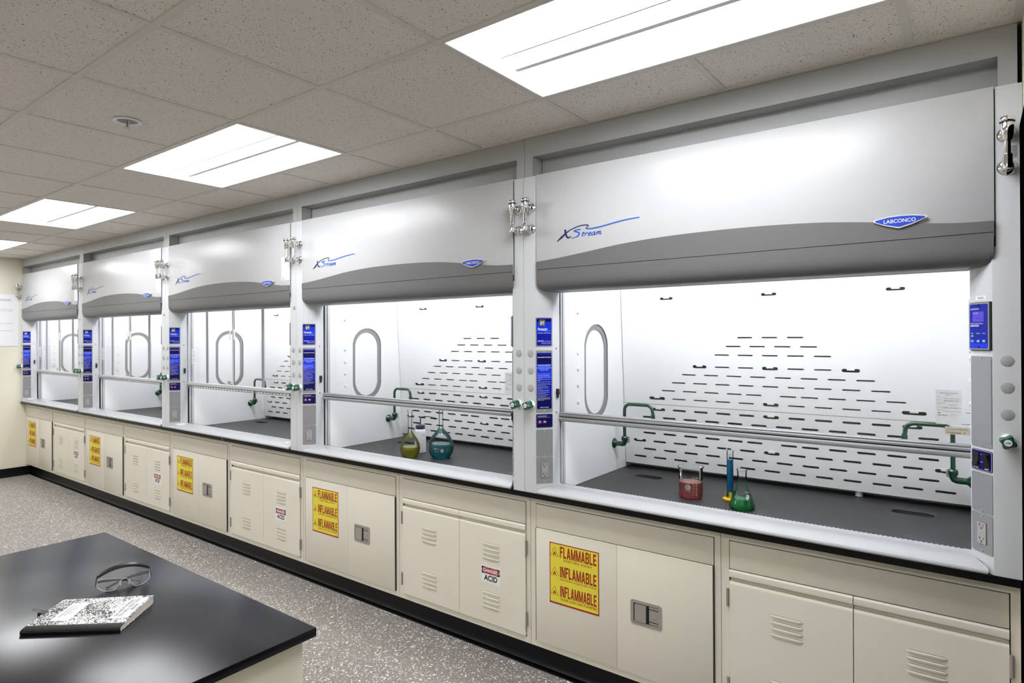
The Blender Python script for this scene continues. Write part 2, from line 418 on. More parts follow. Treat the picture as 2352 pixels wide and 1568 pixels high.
def wipe(o):
    for c in kids(o): wipe(c)
    bpy.data.objects.remove(o)

# ------------------------------------------------------------------ room shell
XL = -4*W; XR = W+0.0105; YB = 0.96; YN = -4.9
def shell():
    b = MB(); b.box(XL-.1, XR+.1, YN-.1, YB+.1, -.1, 0, 'terrazzo'); struct(b.build('floor'))
    b = MB(); b.box(XL-.12, XL, YN-.1, YB+.1, 0, HC+.1, 'wall_cream'); struct(b.build('wall_left'))
    b = MB(); b.box(XR, XR+.12, YN-.1, YB+.1, 0, HC+.1, 'wall_cream'); struct(b.build('wall_right'))
    b = MB(); b.box(XL, XR, YB, YB+.12, 0, HC+.1, 'wall_cream'); struct(b.build('wall_back'))
    b = MB(); b.box(XL, XR, YN-.12, YN, 0, HC+.1, 'wall_cream'); struct(b.build('wall_front'))
    # black door frame and leaf in the right wall, just beyond the last hood
    b = MB(); b.box(XR-.009, XR, -1.30, -.014, 0.0, 2.26, 'matte_black', .002); struct(b.build('door_1'))
    # cove base under the cabinets and along the left wall
    c = MB(); prof = [(.125, 0), (.075, 0), (.077, .004), (.098, .010), (.107, .022), (.110, .035), (.111, .128), (.125, .128)]
    FX = Fr((XL, 0, 0), (0, 1, 0), (0, 0, 1))
    c.poly(FX, prof, 0.0, 5*W, 'cove'); struct(c.build('baseboard_back'))
    c = MB(); prof = [(0, 0), (.026, 0), (.024, .004), (.010, .010), (.005, .022), (.004, .102), (0, .102)]
    FY = Fr((XL, .11, 0), (1, 0, 0), (0, 0, 1))
    c.poly(FY, prof, 0.0, 4.9, 'cove'); struct(c.build('baseboard_left'))
shell()
# ceiling: tiles sit a few mm above the faces of the T-bar grid
T = .6096; XG = .3484; YG = -.3627
FIX = [(XG+T, YG-T/2), (XG-3*T, YG-T/2), (XG-7*T, YG-T/2), (XG-11*T, YG-T/2), (XG+T, YG-4.5*T), (XG-3*T, YG-4.5*T), (XG-7*T, YG-4.5*T), (XG-11*T, YG-4.5*T)]  # row behind the camera is unseen, added to light the room
def in_fix(x, y):
    return any(abs(x-fx) < T*1.001 and abs(y-fy) < T*.501 for fx, fy in FIX)
def ceiling():
    b = MB(); g = MB(); t = .0125
    xs = [XL]+[XG+i*T for i in range(-13, 3) if XL < XG+i*T < XR]+[XR]
    ys = [YN]+[YG-i*T for i in range(8, -1, -1) if YG-i*T > YN]+[.05]
    for i in range(len(xs)-1):
        for j in range(len(ys)-1):
            cx = (xs[i]+xs[i+1])/2; cy = (ys[j]+ys[j+1])/2
            if in_fix(cx, cy): continue
            dz = random.uniform(0.001, .0025)
            b.box(xs[i]+.001, xs[i+1]-.001, ys[j]+.001, ys[j+1]-.001, HC+dz+.001, HC+.02, 'ceiling_tile')
    struct(b.build('ceiling'))
    for x in xs[1:-1]:
        segs = []; 
        for j in range(len(ys)-1):
            cy = (ys[j]+ys[j+1])/2
            if any(abs(x-fx) < T*.6 and abs(cy-fy) < T*.501 for fx, fy in FIX): continue
            segs.append((ys[j], ys[j+1]))
        for a, c in segs: g.box(x-t, x+t, a+t*.9, c-t*.9 if c < .04 else .0, HC-.0012, HC+.003, 'tbar')
    for y in ys[1:-1]: g.box(XL, XR, y-t, y+t, HC-.0014, HC+.003, 'tbar')
    # wall angles
    g.box(XL, XR, -.008, .012, HC-.0016, HC+.003, 'tbar'); g.box(XR-.02, XR, YN, .0, HC-.0018, HC+.003, 'tbar'); g.box(XL, XL+.02, YN, .0, HC-.0018, HC+.003, 'tbar')
    struct(g.build('trim_1'))
    # plenum deck over the grid closes the room
    d = MB(); d.box(XL, XR, YN, YB, HC+.09, HC+.12, 'tbar'); struct(d.build('trim_2'))
ceiling()
def ceiling_lights():
    lab = ['large white fluorescent ceiling light above the nearest fume hood, cut by the top edge',
           'second ceiling light from the right, complete rectangle over the second hood',
           'third ceiling light from the right, smaller and cut by the left picture edge',
           'farthest ceiling light, a small white sliver at the left edge',
           'unseen ceiling light added behind the camera over the aisle, nearest the door wall',
           'unseen ceiling light added behind the camera, above the near end of the black island',
           'unseen ceiling light added behind the camera, beyond the black island top',
           'unseen ceiling light added behind the camera beside the cream end wall']
    L = T-.014; D = T/2-.014; p0 = None
    for i, (x, y) in enumerate(FIX):
        if p0 is None:
            r = root('ceiling_light', (0, 0, HC), lab[0], 'ceiling light', 'recessed ceiling lights in a row'); p0 = r
            f = MB()
            for a in (-1, 1):
                f.box(-L, L, a*D-.004, a*D+.004, -.0005, .075, 'reflector'); f.box(a*L-.004, a*L+.004, -D, D, -.0005, .075, 'reflector')
            f.box(-L, L, -D, D, .075, .08, 'reflector'); f.build('housing', r)
            # three glowing lens wells: curved reflectors either side and a centre basket, parted by grey ribs
            for k, (y0, y1, dz) in enumerate(((-D+.006, -.038, .02), (-.028, .050, .018), (.074, D-.006, .02))):
                b = MB(); n = 10; V = []
                for q in range(n+1):
                    u = q/n; yy = y0+(y1-y0)*u
                    zz = .048+dz*math.sin(math.pi*min(1, max(0, u))) if k != 1 else .034+.014*abs(2*u-1)
                    V += [(-L+.006, yy, zz), (L-.006, yy, zz)]
                b.add(V, [(2*q, 2*q+2, 2*q+3, 2*q+1) for q in range(n)], 'lamp_lens'); b.build('lens', r)
            b = MB(); b.box(-L+.035, L-.004, .0505, .0735, .018, .056, 'white'); b.build('rib', r)
            b = MB(); b.box(-L+.006, L-.004, -.0375, -.0285, .030, .056, 'white'); b.build('rib', r)
            o = r
        else:
            o = copy_tree(p0)
        o.location = (x, y, HC); o['label'] = lab[i]
ceiling_lights()
def sprinkler():
    r = root('fire_sprinkler', (-1.23, -1.27, HC), 'small white fire sprinkler head recessed in a pitted ceiling tile', 'sprinkler')
    b = MB(); b.lathe((0, 0, 0), [(.055, 0), (.055, -.004), (.046, -.006), (.040, -.002), (.040, .02)], 'white', cap1=False); b.build('cup', r)
    b = MB(); b.lathe((0, 0, 0), [(.039, -.001), (.012, .0)], 'plenum'); b.tube([(-.014, 0, 0), (-.012, 0, -.018), (0, 0, -.03)], .0022, 'alu_light'); b.tube([(.014, 0, 0), (.012, 0, -.018), (0, 0, -.03)], .0022, 'alu_light')
    b.lathe((0, 0, -.030), [(.014, 0), (.014, -.002)], 'alu_light'); b.build('deflector', r)
    b = MB(); b.tube([(0, 0, 0), (0, 0, -.028)], .0018, 'red'); b.build('glass_bulb', r, label='red glass bulb')
sprinkler()

# ------------------------------------------------------------------ fume hood
ZB = .8815                       # underside of the hood on the worktop
HO = Vector((W/2, .40, ZB))      # hood origin
FL = Fr((.0655, 0, 0), (.0535, .068, 0), (0, 0, 1))
FRR = Fr((W-.119, .068, 0), (.0535, -.068, 0), (0, 0, 1))
def yb(z): return .8419-(z-.889)*.0586        # leaning plane of the baffle
def band_curve():
    pts = [(.080, 1.981), (.2, 1.990), (.35, 2.006), (.526, 2.0255), (.72, 2.037), (.92, 2.040), (1.12, 2.037), (1.32, 2.026), (1.517, 2.003), (1.62, 1.989), (1.70, 1.981), (1.7845, 1.9785)]
    return [tuple(p) for p in smooth(pts, 4)]
def hood():
    h = root('fume_hood', HO, 'nearest fume hood at the right end, with red, blue and green liquids inside', 'fume hood', 'row of five fume hoods')
    def B(b, n, par=None, lab=None): return b.build(n, par or h, HO, lab)
    # posts
    prof = [(.0009, 0), (.0645, 0), (.0665, .0008), (.119, .068), (.1215, .075), (.122, .125), (.0009, .125)]
    prof_r = [(W-x, y) for x, y in prof]
    for pr_, sx in ((prof, 1), (prof_r, -1)):
        b = MB(); b.poly(TOP, pr_, ZB, 2.3935, 'post_paint')
        X = lambda a: a if sx > 0 else W-a
        b.box(X(.0009), X(.1105), .125, .141, ZB, 2.30, 'dark'); b.box(X(.0009), X(.121), .141, .152, ZB, 2.30, 'alu_light'); b.box(X(.0009), X(.114), .152, .160, ZB, 2.3, 'alu'); b.box(X(.0009), X(.121), .160, .178, ZB, 2.30, 'alu_light')
        for z in (1.570, 1.262): b.lathe((X(.1215), .095, z), [(.004, 0), (.003, .002), (0, .002)], 'dark', axis=(sx, 0, 0), n=10)
        B(b, 'side_post')
    # plates on the left slanted face
    a0, a1 = .0015, .0845
    def screw(b, F, x, y, m='alu_light'): b.disc(F, x, y, .0028, .002, .0042, m, 10); b.rr(F, x-.0022, y-.0004, x+.0022, y+.0004, .0042, .0043, 'dark')
    def wplate(b, F, z0, z1, m='plate_grey', r=.005): b.rr(F, a0, z0, a1, z1, 0, .0022, m, r)
    am = (a0+a1)/2
    b = MB(); wplate(b, FL, 1.581, 1.719); b.rr(FL, a0+.005, 1.585, a1-.005, 1.715, .0022, .0028, 'blue', .004)
    b.rr(FL, a0+.004, 1.647, a1-.004, 1.6985, .0028, .003, 'blue_bright'); b.rr(FL, a0+.004, 1.6985, a1-.004, 1.711, .0028, .003, 'navy')
    b.rr(FL, .019, 1.677, .049, 1.709, .003, .0034, 'text_grey', .004); b.rr(FL, .0205, 1.6785, .0475, 1.7075, .0034, .0037, 'navy', .003); b.rr(FL, .0235, 1.6815, .0445, 1.7045, .0034, .0038, 'plug_grey', .002)
    b.poly(FL, [(.0245, 1.697), (.034, 1.698), (.044, 1.7035), (.030, 1.704)], .0037, .0040, 'teal'); b.poly(FL, [(.037, 1.696), (.0445, 1.697), (.0445, 1.7035), (.040, 1.701)], .0037, .0039, 'yellow')
    b.poly(FL, [(.0295, 1.683), (.0395, 1.683), (.0345, 1.691)], .0038, .0041, 'red'); b.poly(FL, [(.024, 1.683), (.0275, 1.683), (.032, 1.696), (.027, 1.700)], .0037, .0039, 'text_white')
    b.text(FL, 'Protector', .010, 1.6575, .0125, 'text_white', w=.052, bold=.02, shear=.3, d=.0036)
    b.stroke(FL, [(.009, 1.655), (.03, 1.658), (.055, 1.6545), (.078, 1.6575)], [.0004, .0016, .001, .0006], 'text_white', .0035)
    b.text(FL, 'CHEMICAL FUME HOOD', .010, 1.642, .0045, 'text_white', w=.066, d=.0035)
    b.text(FL, 'LABCONCO', .010, 1.604, .0052, 'text_white', w=.032, bold=.03, d=.0035); b.text(FL, 'CUSTOMER SERVICE', .045, 1.604, .003, 'text_white', w=.032, d=.0035)
    b.text(FL, '800-821-5525   816-333-8811', .030, 1.598, .0022, 'text_white', w=.047, d=.0035); b.text(FL, 'www.labconco.com', .030, 1.593, .003, 'text_white', w=.047, d=.0035)
    B(b, 'brand_plate', lab='bright blue name plate')
    b = MB(); wplate(b, FL, 1.267, 1.562); b.rr(FL, a0+.005, 1.283, a1-.005, 1.550, .0022, .0028, 'blue', .004)
    b.rr(FL, a0+.005, 1.283, a1-.005, 1.34, .0028, .003, 'navy', .004); b.rr(FL, a0+.005, 1.497, a1-.005, 1.541, .0028, .003, 'navy')
    b.rr(FL, a0+.005, 1.42, a1-.005, 1.497, .0028, .0029, 'blue_bright')
    b.text(FL, 'HOOD SAFETY PRACTICES', am, 1.5265, .0046, 'text_white', w=.066, align='c', bold=.03, d=.0034)
    b.text(FL, 'FOR USE WITH SUBSTANCES', am, 1.489, .0042, 'text_white', w=.066, align='c', bold=.03, d=.0034)
    for i, t in enumerate(('that produce hazardous', 'levels of airborne chemicals:', 'gas, fumes, vapors,', 'aerosols, dust')): b.text(FL, t, am, 1.4825-.0058*i, .0042, 'text_white', w=.0026*len(t), align='c', d=.0034)
    ls = ['Do not put your head in the hood.', 'Minimize inserting and sudden|movements in front of the hood.', 'Allow a minimum of two inches from|front edge.', 'Elevate equipment above the work|surface.', 'Keep all air baffles unobstructed.', 'Do not use the hood for storage.', 'Keep the sash at or below operating|position when in use.', 'Close sash when unattended.', 'Do not remove any of the hood|components.', 'Do not place flammable objects|near heat, flames or sparks.', 'Do not evaporate large amounts|of flammable liquids.', 'Clean up spills immediately.', 'Do not disable alarms.', 'If the airflow alarm sounds stop|work at once and close the sash.|Call for service before any use.|Read the manual.']
    z = 1.449
    for t in ls:
        for q in t.split('|'):
            b.text(FL, q, .010, z, .0030, 'text_white', w=.00195*len(q), d=.0034); z -= .0040
        z -= .0026
    b.text(FL, 'SERVICE ACCESS', am, 1.288, .0042, 'text_white', w=.042, align='c', bold=.02, d=.0034)
    screw(b, FL, am, 1.556); screw(b, FL, am, 1.274); B(b, 'instruction_plate', lab='long dark blue plate of white instructions')
    b = MB(); wplate(b, FL, 1.194, 1.2585, 'navy'); b.rr(FL, a0+.002, 1.196, a1-.002, 1.2565, .0022, .0026, 'text_grey', .004); b.rr(FL, a0+.003, 1.197, a1-.003, 1.2555, .0026, .0029, 'navy', .004)
    b.text(FL, 'DO NOT USE WITH', .010, 1.246, .0042, 'text_white', w=.044, bold=.03, d=.0034); b.text(FL, 'Radioisotopes or Perchloric Acids', .010, 1.240, .0030, 'text_white', w=.064, d=.0034)
    for cx in (.020, .045):
        b.disc(FL, cx, 1.221, .0095, .0029, .0032, 'red', 20); b.disc(FL, cx, 1.221, .0078, .0032, .0035, 'navy', 20)
    for t in (90, 210, 330):
        t = math.radians(t); b.disc(FL, .020+.0035*math.cos(t), 1.221+.0035*math.sin(t), .0024, .0035, .0038, 'text_white', 10)
    b.rr(FL, .0385, 1.2185, .0515, 1.2225, .0035, .0038, 'text_white', .001); b.poly(FL, [(.040, 1.2225), (.044, 1.226), (.046, 1.2225)], .0035, .0038, 'text_white')
    B(b, 'warning_plate', lab='small dark blue warning plate')
    def outlet(F, z0, z1, nm='outlet_plate'):
        b = MB(); wplate(b, F, z0, z1); zm = (z0+z1)/2; hw, hh = .0175, .034
        b.rr(F, am-hw-.0008, zm-hh-.0008, am+hw+.0008, zm+hh+.0008, .0022, .0025, 'dark', .002); b.rr(F, am-hw, zm-hh, am+hw, zm+hh, .0022, .0050, 'steel_plate', .002)
        for s in (1, -1):
            c = zm+s*.021
            b.rr(F, am-.0075, c-.001, am-.0055, c+.008, .005, .0052, 'dark'); b.rr(F, am-.0115, c+.0028, am-.0065, c+.0044, .005, .0052, 'dark')
            b.rr(F, am+.0065, c-.000, am+.0083, c+.007, .005, .0052, 'dark'); b.disc(F, am, c-.006, .0027, .005, .0052, 'dark', 12)
        b.rr(F, am-.009, zm+.001, am+.009, zm+.007, .005, .0055, 'plug_grey', .001); b.rr(F, am-.009, zm-.007, am+.009, zm-.001, .005, .0055, 'plug_grey', .001)
        screw(b, F, am, z1-.007); screw(b, F, am, z0+.007); B(b, nm, lab='grey plate with a double socket')
    def blank(F, z0, z1, nm='blank_plate', inset=False):
        b = MB(); wplate(b, F, z0, z1)
        if inset: b.rr(F, a0+.004, z0+.016, a1-.002, z1-.012, .0022, .0030, 'plate_grey', .005)
        screw(b, F, am, z1-.006); screw(b, F, am, z0+.006); B(b, nm)
    blank(FL, 1.058, 1.185); outlet(FL, .929, 1.054)
    # right slanted face: airflow monitor, blank, switches, blank, socket
    F = FRR
    b = MB(); b.rr(F, a0-.001, 1.577, a1+.001, 1.7305, 0, .003, 'dark', .002); b.rr(F, a0-.001, 1.5795, a1-.002, 1.729, .003, .0075, 'plate_grey', .003)
    b.rr(F, a0+.004, 1.584, a1-.007, 1.724, .0075, .0080, 'blue', .005); b.rr(F, a0+.004, 1.584, a1-.007, 1.60, .0080, .0081, 'blue_bright', .004)
    b.text(F, 'GUARDIAN', .009, 1.706, .0058, 'text_white', w=.034, shear=.2, d=.0087)
    b.rr(F, .017, 1.668, .062, 1.7, .0081, .0084, 'violet_screen'); b.text(F, '101', .033, 1.676, .009, 'blue_bright', w=.018, d=.0088); b.text(F, 'WAIT ZERO', .020, 1.694, .003, 'text_white', w=.02, d=.0088)
    b.text(F, 'DIGITAL Airflow Monitor', .009, 1.6605, .0042, 'text_white', w=.052, shear=.15, d=.0087); b.text(F, 'LABCONCO', .009, 1.653, .0056, 'text_white', w=.035, bold=.03, d=.0087)
    for cx, t, mm in ((.016, 'Safe', 'led_green'), (.040, 'Caution', 'dark'), (.063, 'Alarm', 'dark')):
        b.text(F, t, cx, 1.630, .0034, 'text_white', w=.0021*len(t)+.001, align='c', d=.0087); b.disc(F, cx, 1.623, .0025 if mm == 'led_green' else .001, .0081, .0091, mm, 12)
        b.disc(F, cx, 1.607, .0085, .0081, .0090, 'logo_blue', 20, .0052)
    b.poly(F, [(.035, 1.605), (.045, 1.605), (.040, 1.610)], .0090, .0093, 'text_white'); b.poly(F, [(.058, 1.609), (.063, 1.604), (.068, 1.609)], .0090, .0093, 'text_white')
    b.text(F, 'ENTER', .016, 1.6055, .003, 'text_white', w=.010, align='c', d=.0097)
    b.disc(F, am-.002, 1.7205, .003, .0081, .0100, 'dark', 10); b.disc(F, am-.002, 1.5875, .003, .0081, .0100, 'dark', 10)
    B(b, 'airflow_monitor', lab='blue airflow monitor with a violet screen')
    blank(F, 1.272, 1.559, 'access_plate', True)
    b = MB(); wplate(b, F, 1.1965, 1.2625, 'navy', .006); b.rr(F, a0+.002, 1.1985, a1-.002, 1.2605, .0022, .0026, 'text_white', .005); b.rr(F, a0+.003, 1.1995, a1-.003, 1.2595, .0026, .0029, 'navy', .005)
    for x0, x1 in ((.009, .034), (.054, .076)): b.rr(F, x0, 1.210, x1, 1.254, .0029, .005, 'dark', .002)
    b.poly(Fr(F.p(0.0115, 1.2125, .004)-F.v*0, F.n, F.v), [(0, 0), (.006, 0), (.002, .020), (.0015, .039), (0, .039)], -.020, 0, 'black_plastic')
    b.poly(Fr(F.p(0.0565, 1.2125, .004), F.n, F.v), [(0, 0), (.0015, 0), (.003, .018), (.010, .039), (0, .039)], -.017, 0, 'black_plastic')
    b.text(F, 'ON', .044, 1.246, .004, 'text_white', align='c', d=.0034); b.text(F, 'ON', .044, 1.222, .004, 'text_white', align='c', d=.0034)
    b.text(F, 'BLOWER', .021, 1.2025, .004, 'text_white', w=.021, align='c', bold=.03, d=.0034); b.text(F, 'LIGHT', .064, 1.2025, .004, 'text_white', w=.016, align='c', bold=.03, d=.0034)
    B(b, 'switch_plate', lab='navy plate with two black rocker switches')
    blank(F, 1.065, 1.190); outlet(F, .938, 1.0615)
    # plugs, service handles, vacuum breakers on the flat faces
    for x in (.0382, W-.0308):
        for z in (1.5465, 1.464, 1.3815):
            b = MB(); b.lathe((x, 0, z), [(.0172, 0), (.0168, .0012), (.0155, .0018), (0, .0018)], 'plug_grey', axis=(0, -1, 0), n=28); B(b, 'hole_plug')
    for x in (.0435, W-.031):
        b = MB(); c = Vector((x, 0, 1.3015))
        b.lathe(c, [(.0200, 0), (.0200, .003), (.019, .005), (.018, .009), (.015, .012), (.015, .02)], 'white', axis=(0, -1, 0), n=28); hd = B(b, 'valve_handle')
        b = MB(); n = 48; A = Vector((0, -1, 0)); V = []; profh = [(.72, .012), (.92, .015), (1.0, .022), (1.0, .040), (.93, .050), (.80, .055)]
        for s_, q in profh:
            for j in range(n):
                t = 2*math.pi*j/n; rr_ = .0198*s_*(1+.16*math.cos(4*t+math.pi))
                V.append(c+Vector((math.cos(t+.4)*rr_, -q, math.sin(t+.4)*rr_)))
        fs = [(i*n+j, i*n+(j+1) % n, (i+1)*n+(j+1) % n, (i+1)*n+j) for i in range(len(profh)-1) for j in range(n)]; fs += [tuple(range(n-1, -1, -1)), tuple(range((len(profh)-1)*n, len(profh)*n))]
        b.add(V, fs, 'green_handle'); b.build('knob', hd, HO, 'dark green lobed knob')
        b = MB(); b.lathe(c+Vector((0, -.055, 0)), [(.0110, 0), (.0105, .002)], 'alu', axis=(0, -1, 0), n=24); b.lathe(c+Vector((0, -.057, 0)), [(.0095, 0), (.009, .0008), (0, .0008)], 'white', axis=(0, -1, 0), n=24)
        b.text(Fr(c+Vector((0, -.0578, 0)), (1, 0, 0), (0, 0, 1)), 'CW', 0, -.003, .006, 'text_black', w=.013, align='c', bold=.03, d=.0004); b.build('index_button', hd, HO)
    for x in (.0455, W-.0285):
        b = MB(); ya = -.052
        b.lathe((x, ya, 0), [(.0085, 2.165), (.0085, 2.208), (.012, 2.211), (.0135, 2.216), (.0165, 2.244), (.0165, 2.262), (.0155, 2.265)], 'chrome', n=24, cap0=False)
        b.lathe((x, ya, 0), [(.0125, 2.125), (.0130, 2.132), (.0125, 2.168), (.0085, 2.17)], 'chrome', n=20); b.lathe((x, ya, 2.2085), [(.0095, 0), (.0095, .002)], 'rubber_dark'); vb = B(b, 'vacuum_breaker', lab='chrome')
        for z in (2.240, 2.140):
            b = MB(); b.lathe((x, 0, z), [(.0240, 0), (.0240, .001), (.0215, .004), (.0155, .0075), (.0145, .0085), (.0145, .015), (.0165, .016), (.0165, .024), (.0115, .026), (.0105, .03), (.0105, .05)], 'chrome', axis=(0, -1, 0), n=28); b.build('wall_flange', vb, HO)
        b = MB(); b.lathe((x, ya, 0), [(.0195, 2.266), (.0205, 2.268), (.0205, 2.276), (.018, 2.280), (0, 2.281)], 'chrome', n=28, cap0=True); b.lathe((x, ya, 2.264), [(.0193, 0), (.0193, .002)], 'rubber_dark'); b.build('cap', vb, HO)
    # header panel with lettering, valance and badge
    cur = band_curve(); xl, xr = .0785, W-.0590
    b = MB(); b.box(xl, xr, -.006, .0, 1.93, 2.3945, 'hood_paint', .0012); b.box(.07, W-.07, .0, .11, 2.36, 2.392, 'post_paint'); b.box(xl-.002, xl+.004, -.0005, .01, 1.90, 2.388, 'dark'); b.box(xr-.004, xr+.003, -.0005, .01, 1.90, 2.388, 'dark'); b.box(xl+.01, xr-.01, .04, .046, 1.862, 2.36, 'liner_white'); fp = B(b, 'header_panel')
    b = MB(); Fh = Fr((0, -.006, 0), (1, 0, 0), (0, 0, 1))
    sw = [(.1951, 2.0671), (.2201, 2.0845), (.2497, 2.1053), (.2756, 2.1165), (.3077, 2.1254), (.3361, 2.1278), (.3548, 2.1262), (.3595, 2.1232), (.3517, 2.1164), (.347, 2.1128), (.3578, 2.1089), (.3856, 2.1086), (.4313, 2.1131), (.4907, 2.1219), (.5487, 2.1285), (.6064, 2.1310)]
    b.stroke(Fh, sw[:9], [.003, .0105, .0050, .0042, .0042, .0042, .0042, .004, .004], 'logo_navy', .0012); b.stroke(Fh, sw[8:], [.0040, .0046, .0050, .0052, .0054, .0054, .0048, .0040], 'logo_blue', .0012)
    b.stroke(Fh, [(.240, 2.1175), (.2392, 2.1064), (.2447, 2.089), (.2528, 2.0792), (.2625, 2.0802), (.269, 2.0865)], [.011, .010, .009, .008, .006, .003], 'logo_navy', .0010)
    b.stroke(Fh, [(.3187, 2.1096), (.3076, 2.1108), (.2884, 2.1081), (.2868, 2.1055), (.3043, 2.0995), (.3122, 2.0932), (.3074, 2.0826), (.2914, 2.0773), (.2706, 2.0752)], [.0065, .0045, .004, .0055, .0070, .0070, .0060, .004, .0025], 'logo_blue', .0009)
    cx = .3215; kx, kz = .0262, .0135
    for adv, strokes in ((.72, [[(.38, 1.45), (.22, .6), (.20, .1), (.5, .12)], [(.0, 1.0), (.6, 1.05)]]), (.62, [[(.05, 1.0), (.0, 0)], [(.02, .55), (.28, 1.0), (.5, .88)]]), (.72, [[(.08, .48), (.48, .62), (.46, .98), (.2, .95), (.0, .45), (.12, .02), (.4, .02), (.62, .25)]]), (.88, [[(.58, .9), (.25, 1.0), (.0, .5), (.1, .03), (.38, .15), (.6, .85)], [(.62, .98), (.52, .1), (.8, .12)]]), (1.1, [[(.05, 1.0), (.0, 0)], [(.02, .55), (.25, 1.0), (.38, .82), (.32, 0)], [(.34, .55), (.6, 1.0), (.74, .82), (.68, .08), (1.0, .2)]])):
        for st in strokes: b.stroke(Fh, [(cx+kx*p[0]+.30*kz*p[1], 2.0785+kz*p[1]) for p in st], [.0030, .0042, .0034], 'logo_blue', .0011)
        cx += kx*adv
    b.build('lettering', fp, HO, 'blue and navy script lettering')
    b = MB(); Fv = Fr((0, -.004, 0), (1, 0, 0), (0, 0, 1))
    x0, x1 = xl+.0015, xr-.0015
    poly_ = [(x0, 1.9445)]+[(x1, 1.9445)]+[(min(max(q[0], x0), x1), q[1]) for q in reversed(cur)]
    b.poly(Fv, poly_, 0, .0085, 'valance_grey')
    # lower roll of the valance: a profile swept along X with rounded bottom corners
    pf = [(-.0115, 1.9425), (-.0115, 1.900), (-.0105, 1.882), (-.006, 1.866), (.003, 1.8525), (.016, 1.8445), (.032, 1.8415), (.085, 1.8400), (.100, 1.8400)]
    R = .036; secs = []
    e0, e1 = .0815, W-.0610
    for i in range(9):
        dx = R*(1-math.cos(math.pi/2*i/8)); secs.append((e0+dx, R-math.sqrt(max(0, R*R-(R-dx)**2))))
    secs += [(e1-(q[0]-e0), q[1]) for q in reversed(secs)]
    V = []; m_ = len(pf)
    for xx, lift in secs:
        for y, z in pf:
            zmin = 1.840+lift; zz = max(z, zmin if z < 1.90 else z); V.append((xx, y, zz))
    k = len(secs); b.add(V, [(i*m_+j, (i+1)*m_+j, (i+1)*m_+j+1, i*m_+j+1) for i in range(k-1) for j in range(m_-1)]+[tuple(range(m_)), tuple(range(k*m_-1, (k-1)*m_-1, -1))], 'valance_grey')
    b.box(e0+.004, e1-.004, -.010, -.004, 1.942, 1.9448, 'dark')
    B(b, 'valance', lab='dark grey valance with a wavy top edge')
    b = MB(); b.box(.123, W-.123, .100, .122, 1.8385, 1.853, 'alu_light', .002); b.box(.123, W-.123, .046, .122, 1.853, 1.858, 'post_paint'); B(b, 'valance_rail')
    b = MB(); Fb = Fr((0, -.0125, 0), (1, 0, 0), (0, 0, 1))
    lo = [(1.4615, 2.0105), (1.4655, 2.0065), (1.4948, 1.9934), (1.5308, 1.9825), (1.5387, 1.9817), (1.5748, 1.9919), (1.6122, 2.0085), (1.6144, 2.0125), (1.611, 2.0155), (1.5755, 2.0220), (1.540, 2.0238), (1.503, 2.0222), (1.4665, 2.0145)]
    b.poly(Fb, lo, 0, .007, 'bright_metal'); cx_, cz_ = 1.538, 2.006
    b.poly(Fb, [(cx_+(x-cx_)*.93, cz_+(z-cz_)*.84) for x, z in lo], .007, .0076, 'badge_blue')
    b.text(Fb, 'LABCONCO', 1.538, 1.9995, .0125, 'bright_metal', w=.090, align='c', bold=.015, d=.0082); B(b, 'badge', lab='blue and chrome pointed badge')
    # interior: side liners with oval windows
    oval = [(.50+.1295*math.cos(math.radians(a)), (1.569 if a < 180 else 1.3115)+.1235*math.sin(math.radians(a))) for a in range(0, 360, 6)]
    ov2 = [(.50+(q[0]-.50)*.80, 1.440+(q[1]-1.440)*.895) for q in oval]
    ov0 = [(.50+(q[0]-.50)*.99, 1.440+(q[1]-1.440)*.995) for q in oval]
    for sx in (1, -1):
        X0 = .120 if sx > 0 else W-.120
        Fw = Fr((X0, 0, 0), (0, 1, 0), (0, 0, 1)) if sx > 0 else Fr((X0, 0, 0), (0, -1, 0), (0, 0, 1))
        su = 1 if sx > 0 else -1
        b = MB(); b.holes(Fw, [(su*q[0], q[1]) for q in ([(.178, ZB-.005), (.925, ZB-.005), (.925, 2.30), (.178, 2.30)])], [[(su*q[0], q[1]) for q in oval]], -.0075, 0, 'liner_white', 'alu'); 
        for z in (1.7506, 1.5442, 1.4621, 1.3798, 1.2954):
            b.lathe((X0, .306, z), [(.0105, 0), (.0100, .004), (.0075, .0062), (0, .0068)], 'white', axis=(sx, 0, 0), n=16)
        sl = B(b, 'side_liner')
        b = MB(); b.holes(Fw, [(su*q[0], q[1]) for q in ov0], [[(su*q[0], q[1]) for q in ov2]], -.0105, -.0055, 'plate_grey'); b.build('window_gasket', sl, HO, 'grey oval gasket')
        b = MB(); b.poly(Fw, [(su*q[0], q[1]) for q in ov0], -.0135, -.0108, 'liner_white'); b.build('window_pane', sl, HO)
    b = MB(); b.box(.113, W-.113, .925, .93, ZB-.005, 2.30, 'rear_grey'); b.box(.113, W-.113, .042, .925, 2.292, 2.30, 'liner_white'); B(b, 'rear_liner')
    b = MB(); b.box(.35, W-.35, .22, .42, 2.262, 2.290, 'alu_light'); b.box(.36, W-.36, .23, .41, 2.258, 2.262, 'hood_lens'); B(b, 'hood_lamp', lab='bright lamp inside the hood top')
    # slotted baffles
    P = .1181
    def row(n, half=None): return [P*(i-(n-1)/2) for i in range(n)]
    def bigslot(x, w=.076): return (x, w, .0165)
    up_rows = {1.617: row(3), 1.572: row(4), 1.527: row(5), 1.463: row(7), 1.418: row(8), 1.372: row(9), 1.3265: None, 1.282: None}
    lo_rows = {1.2195: None, 1.1725: row(12), 1.127: row(13), 1.083: None, 1.0375: row(13), .9915: row(12), .9465: row(13)}
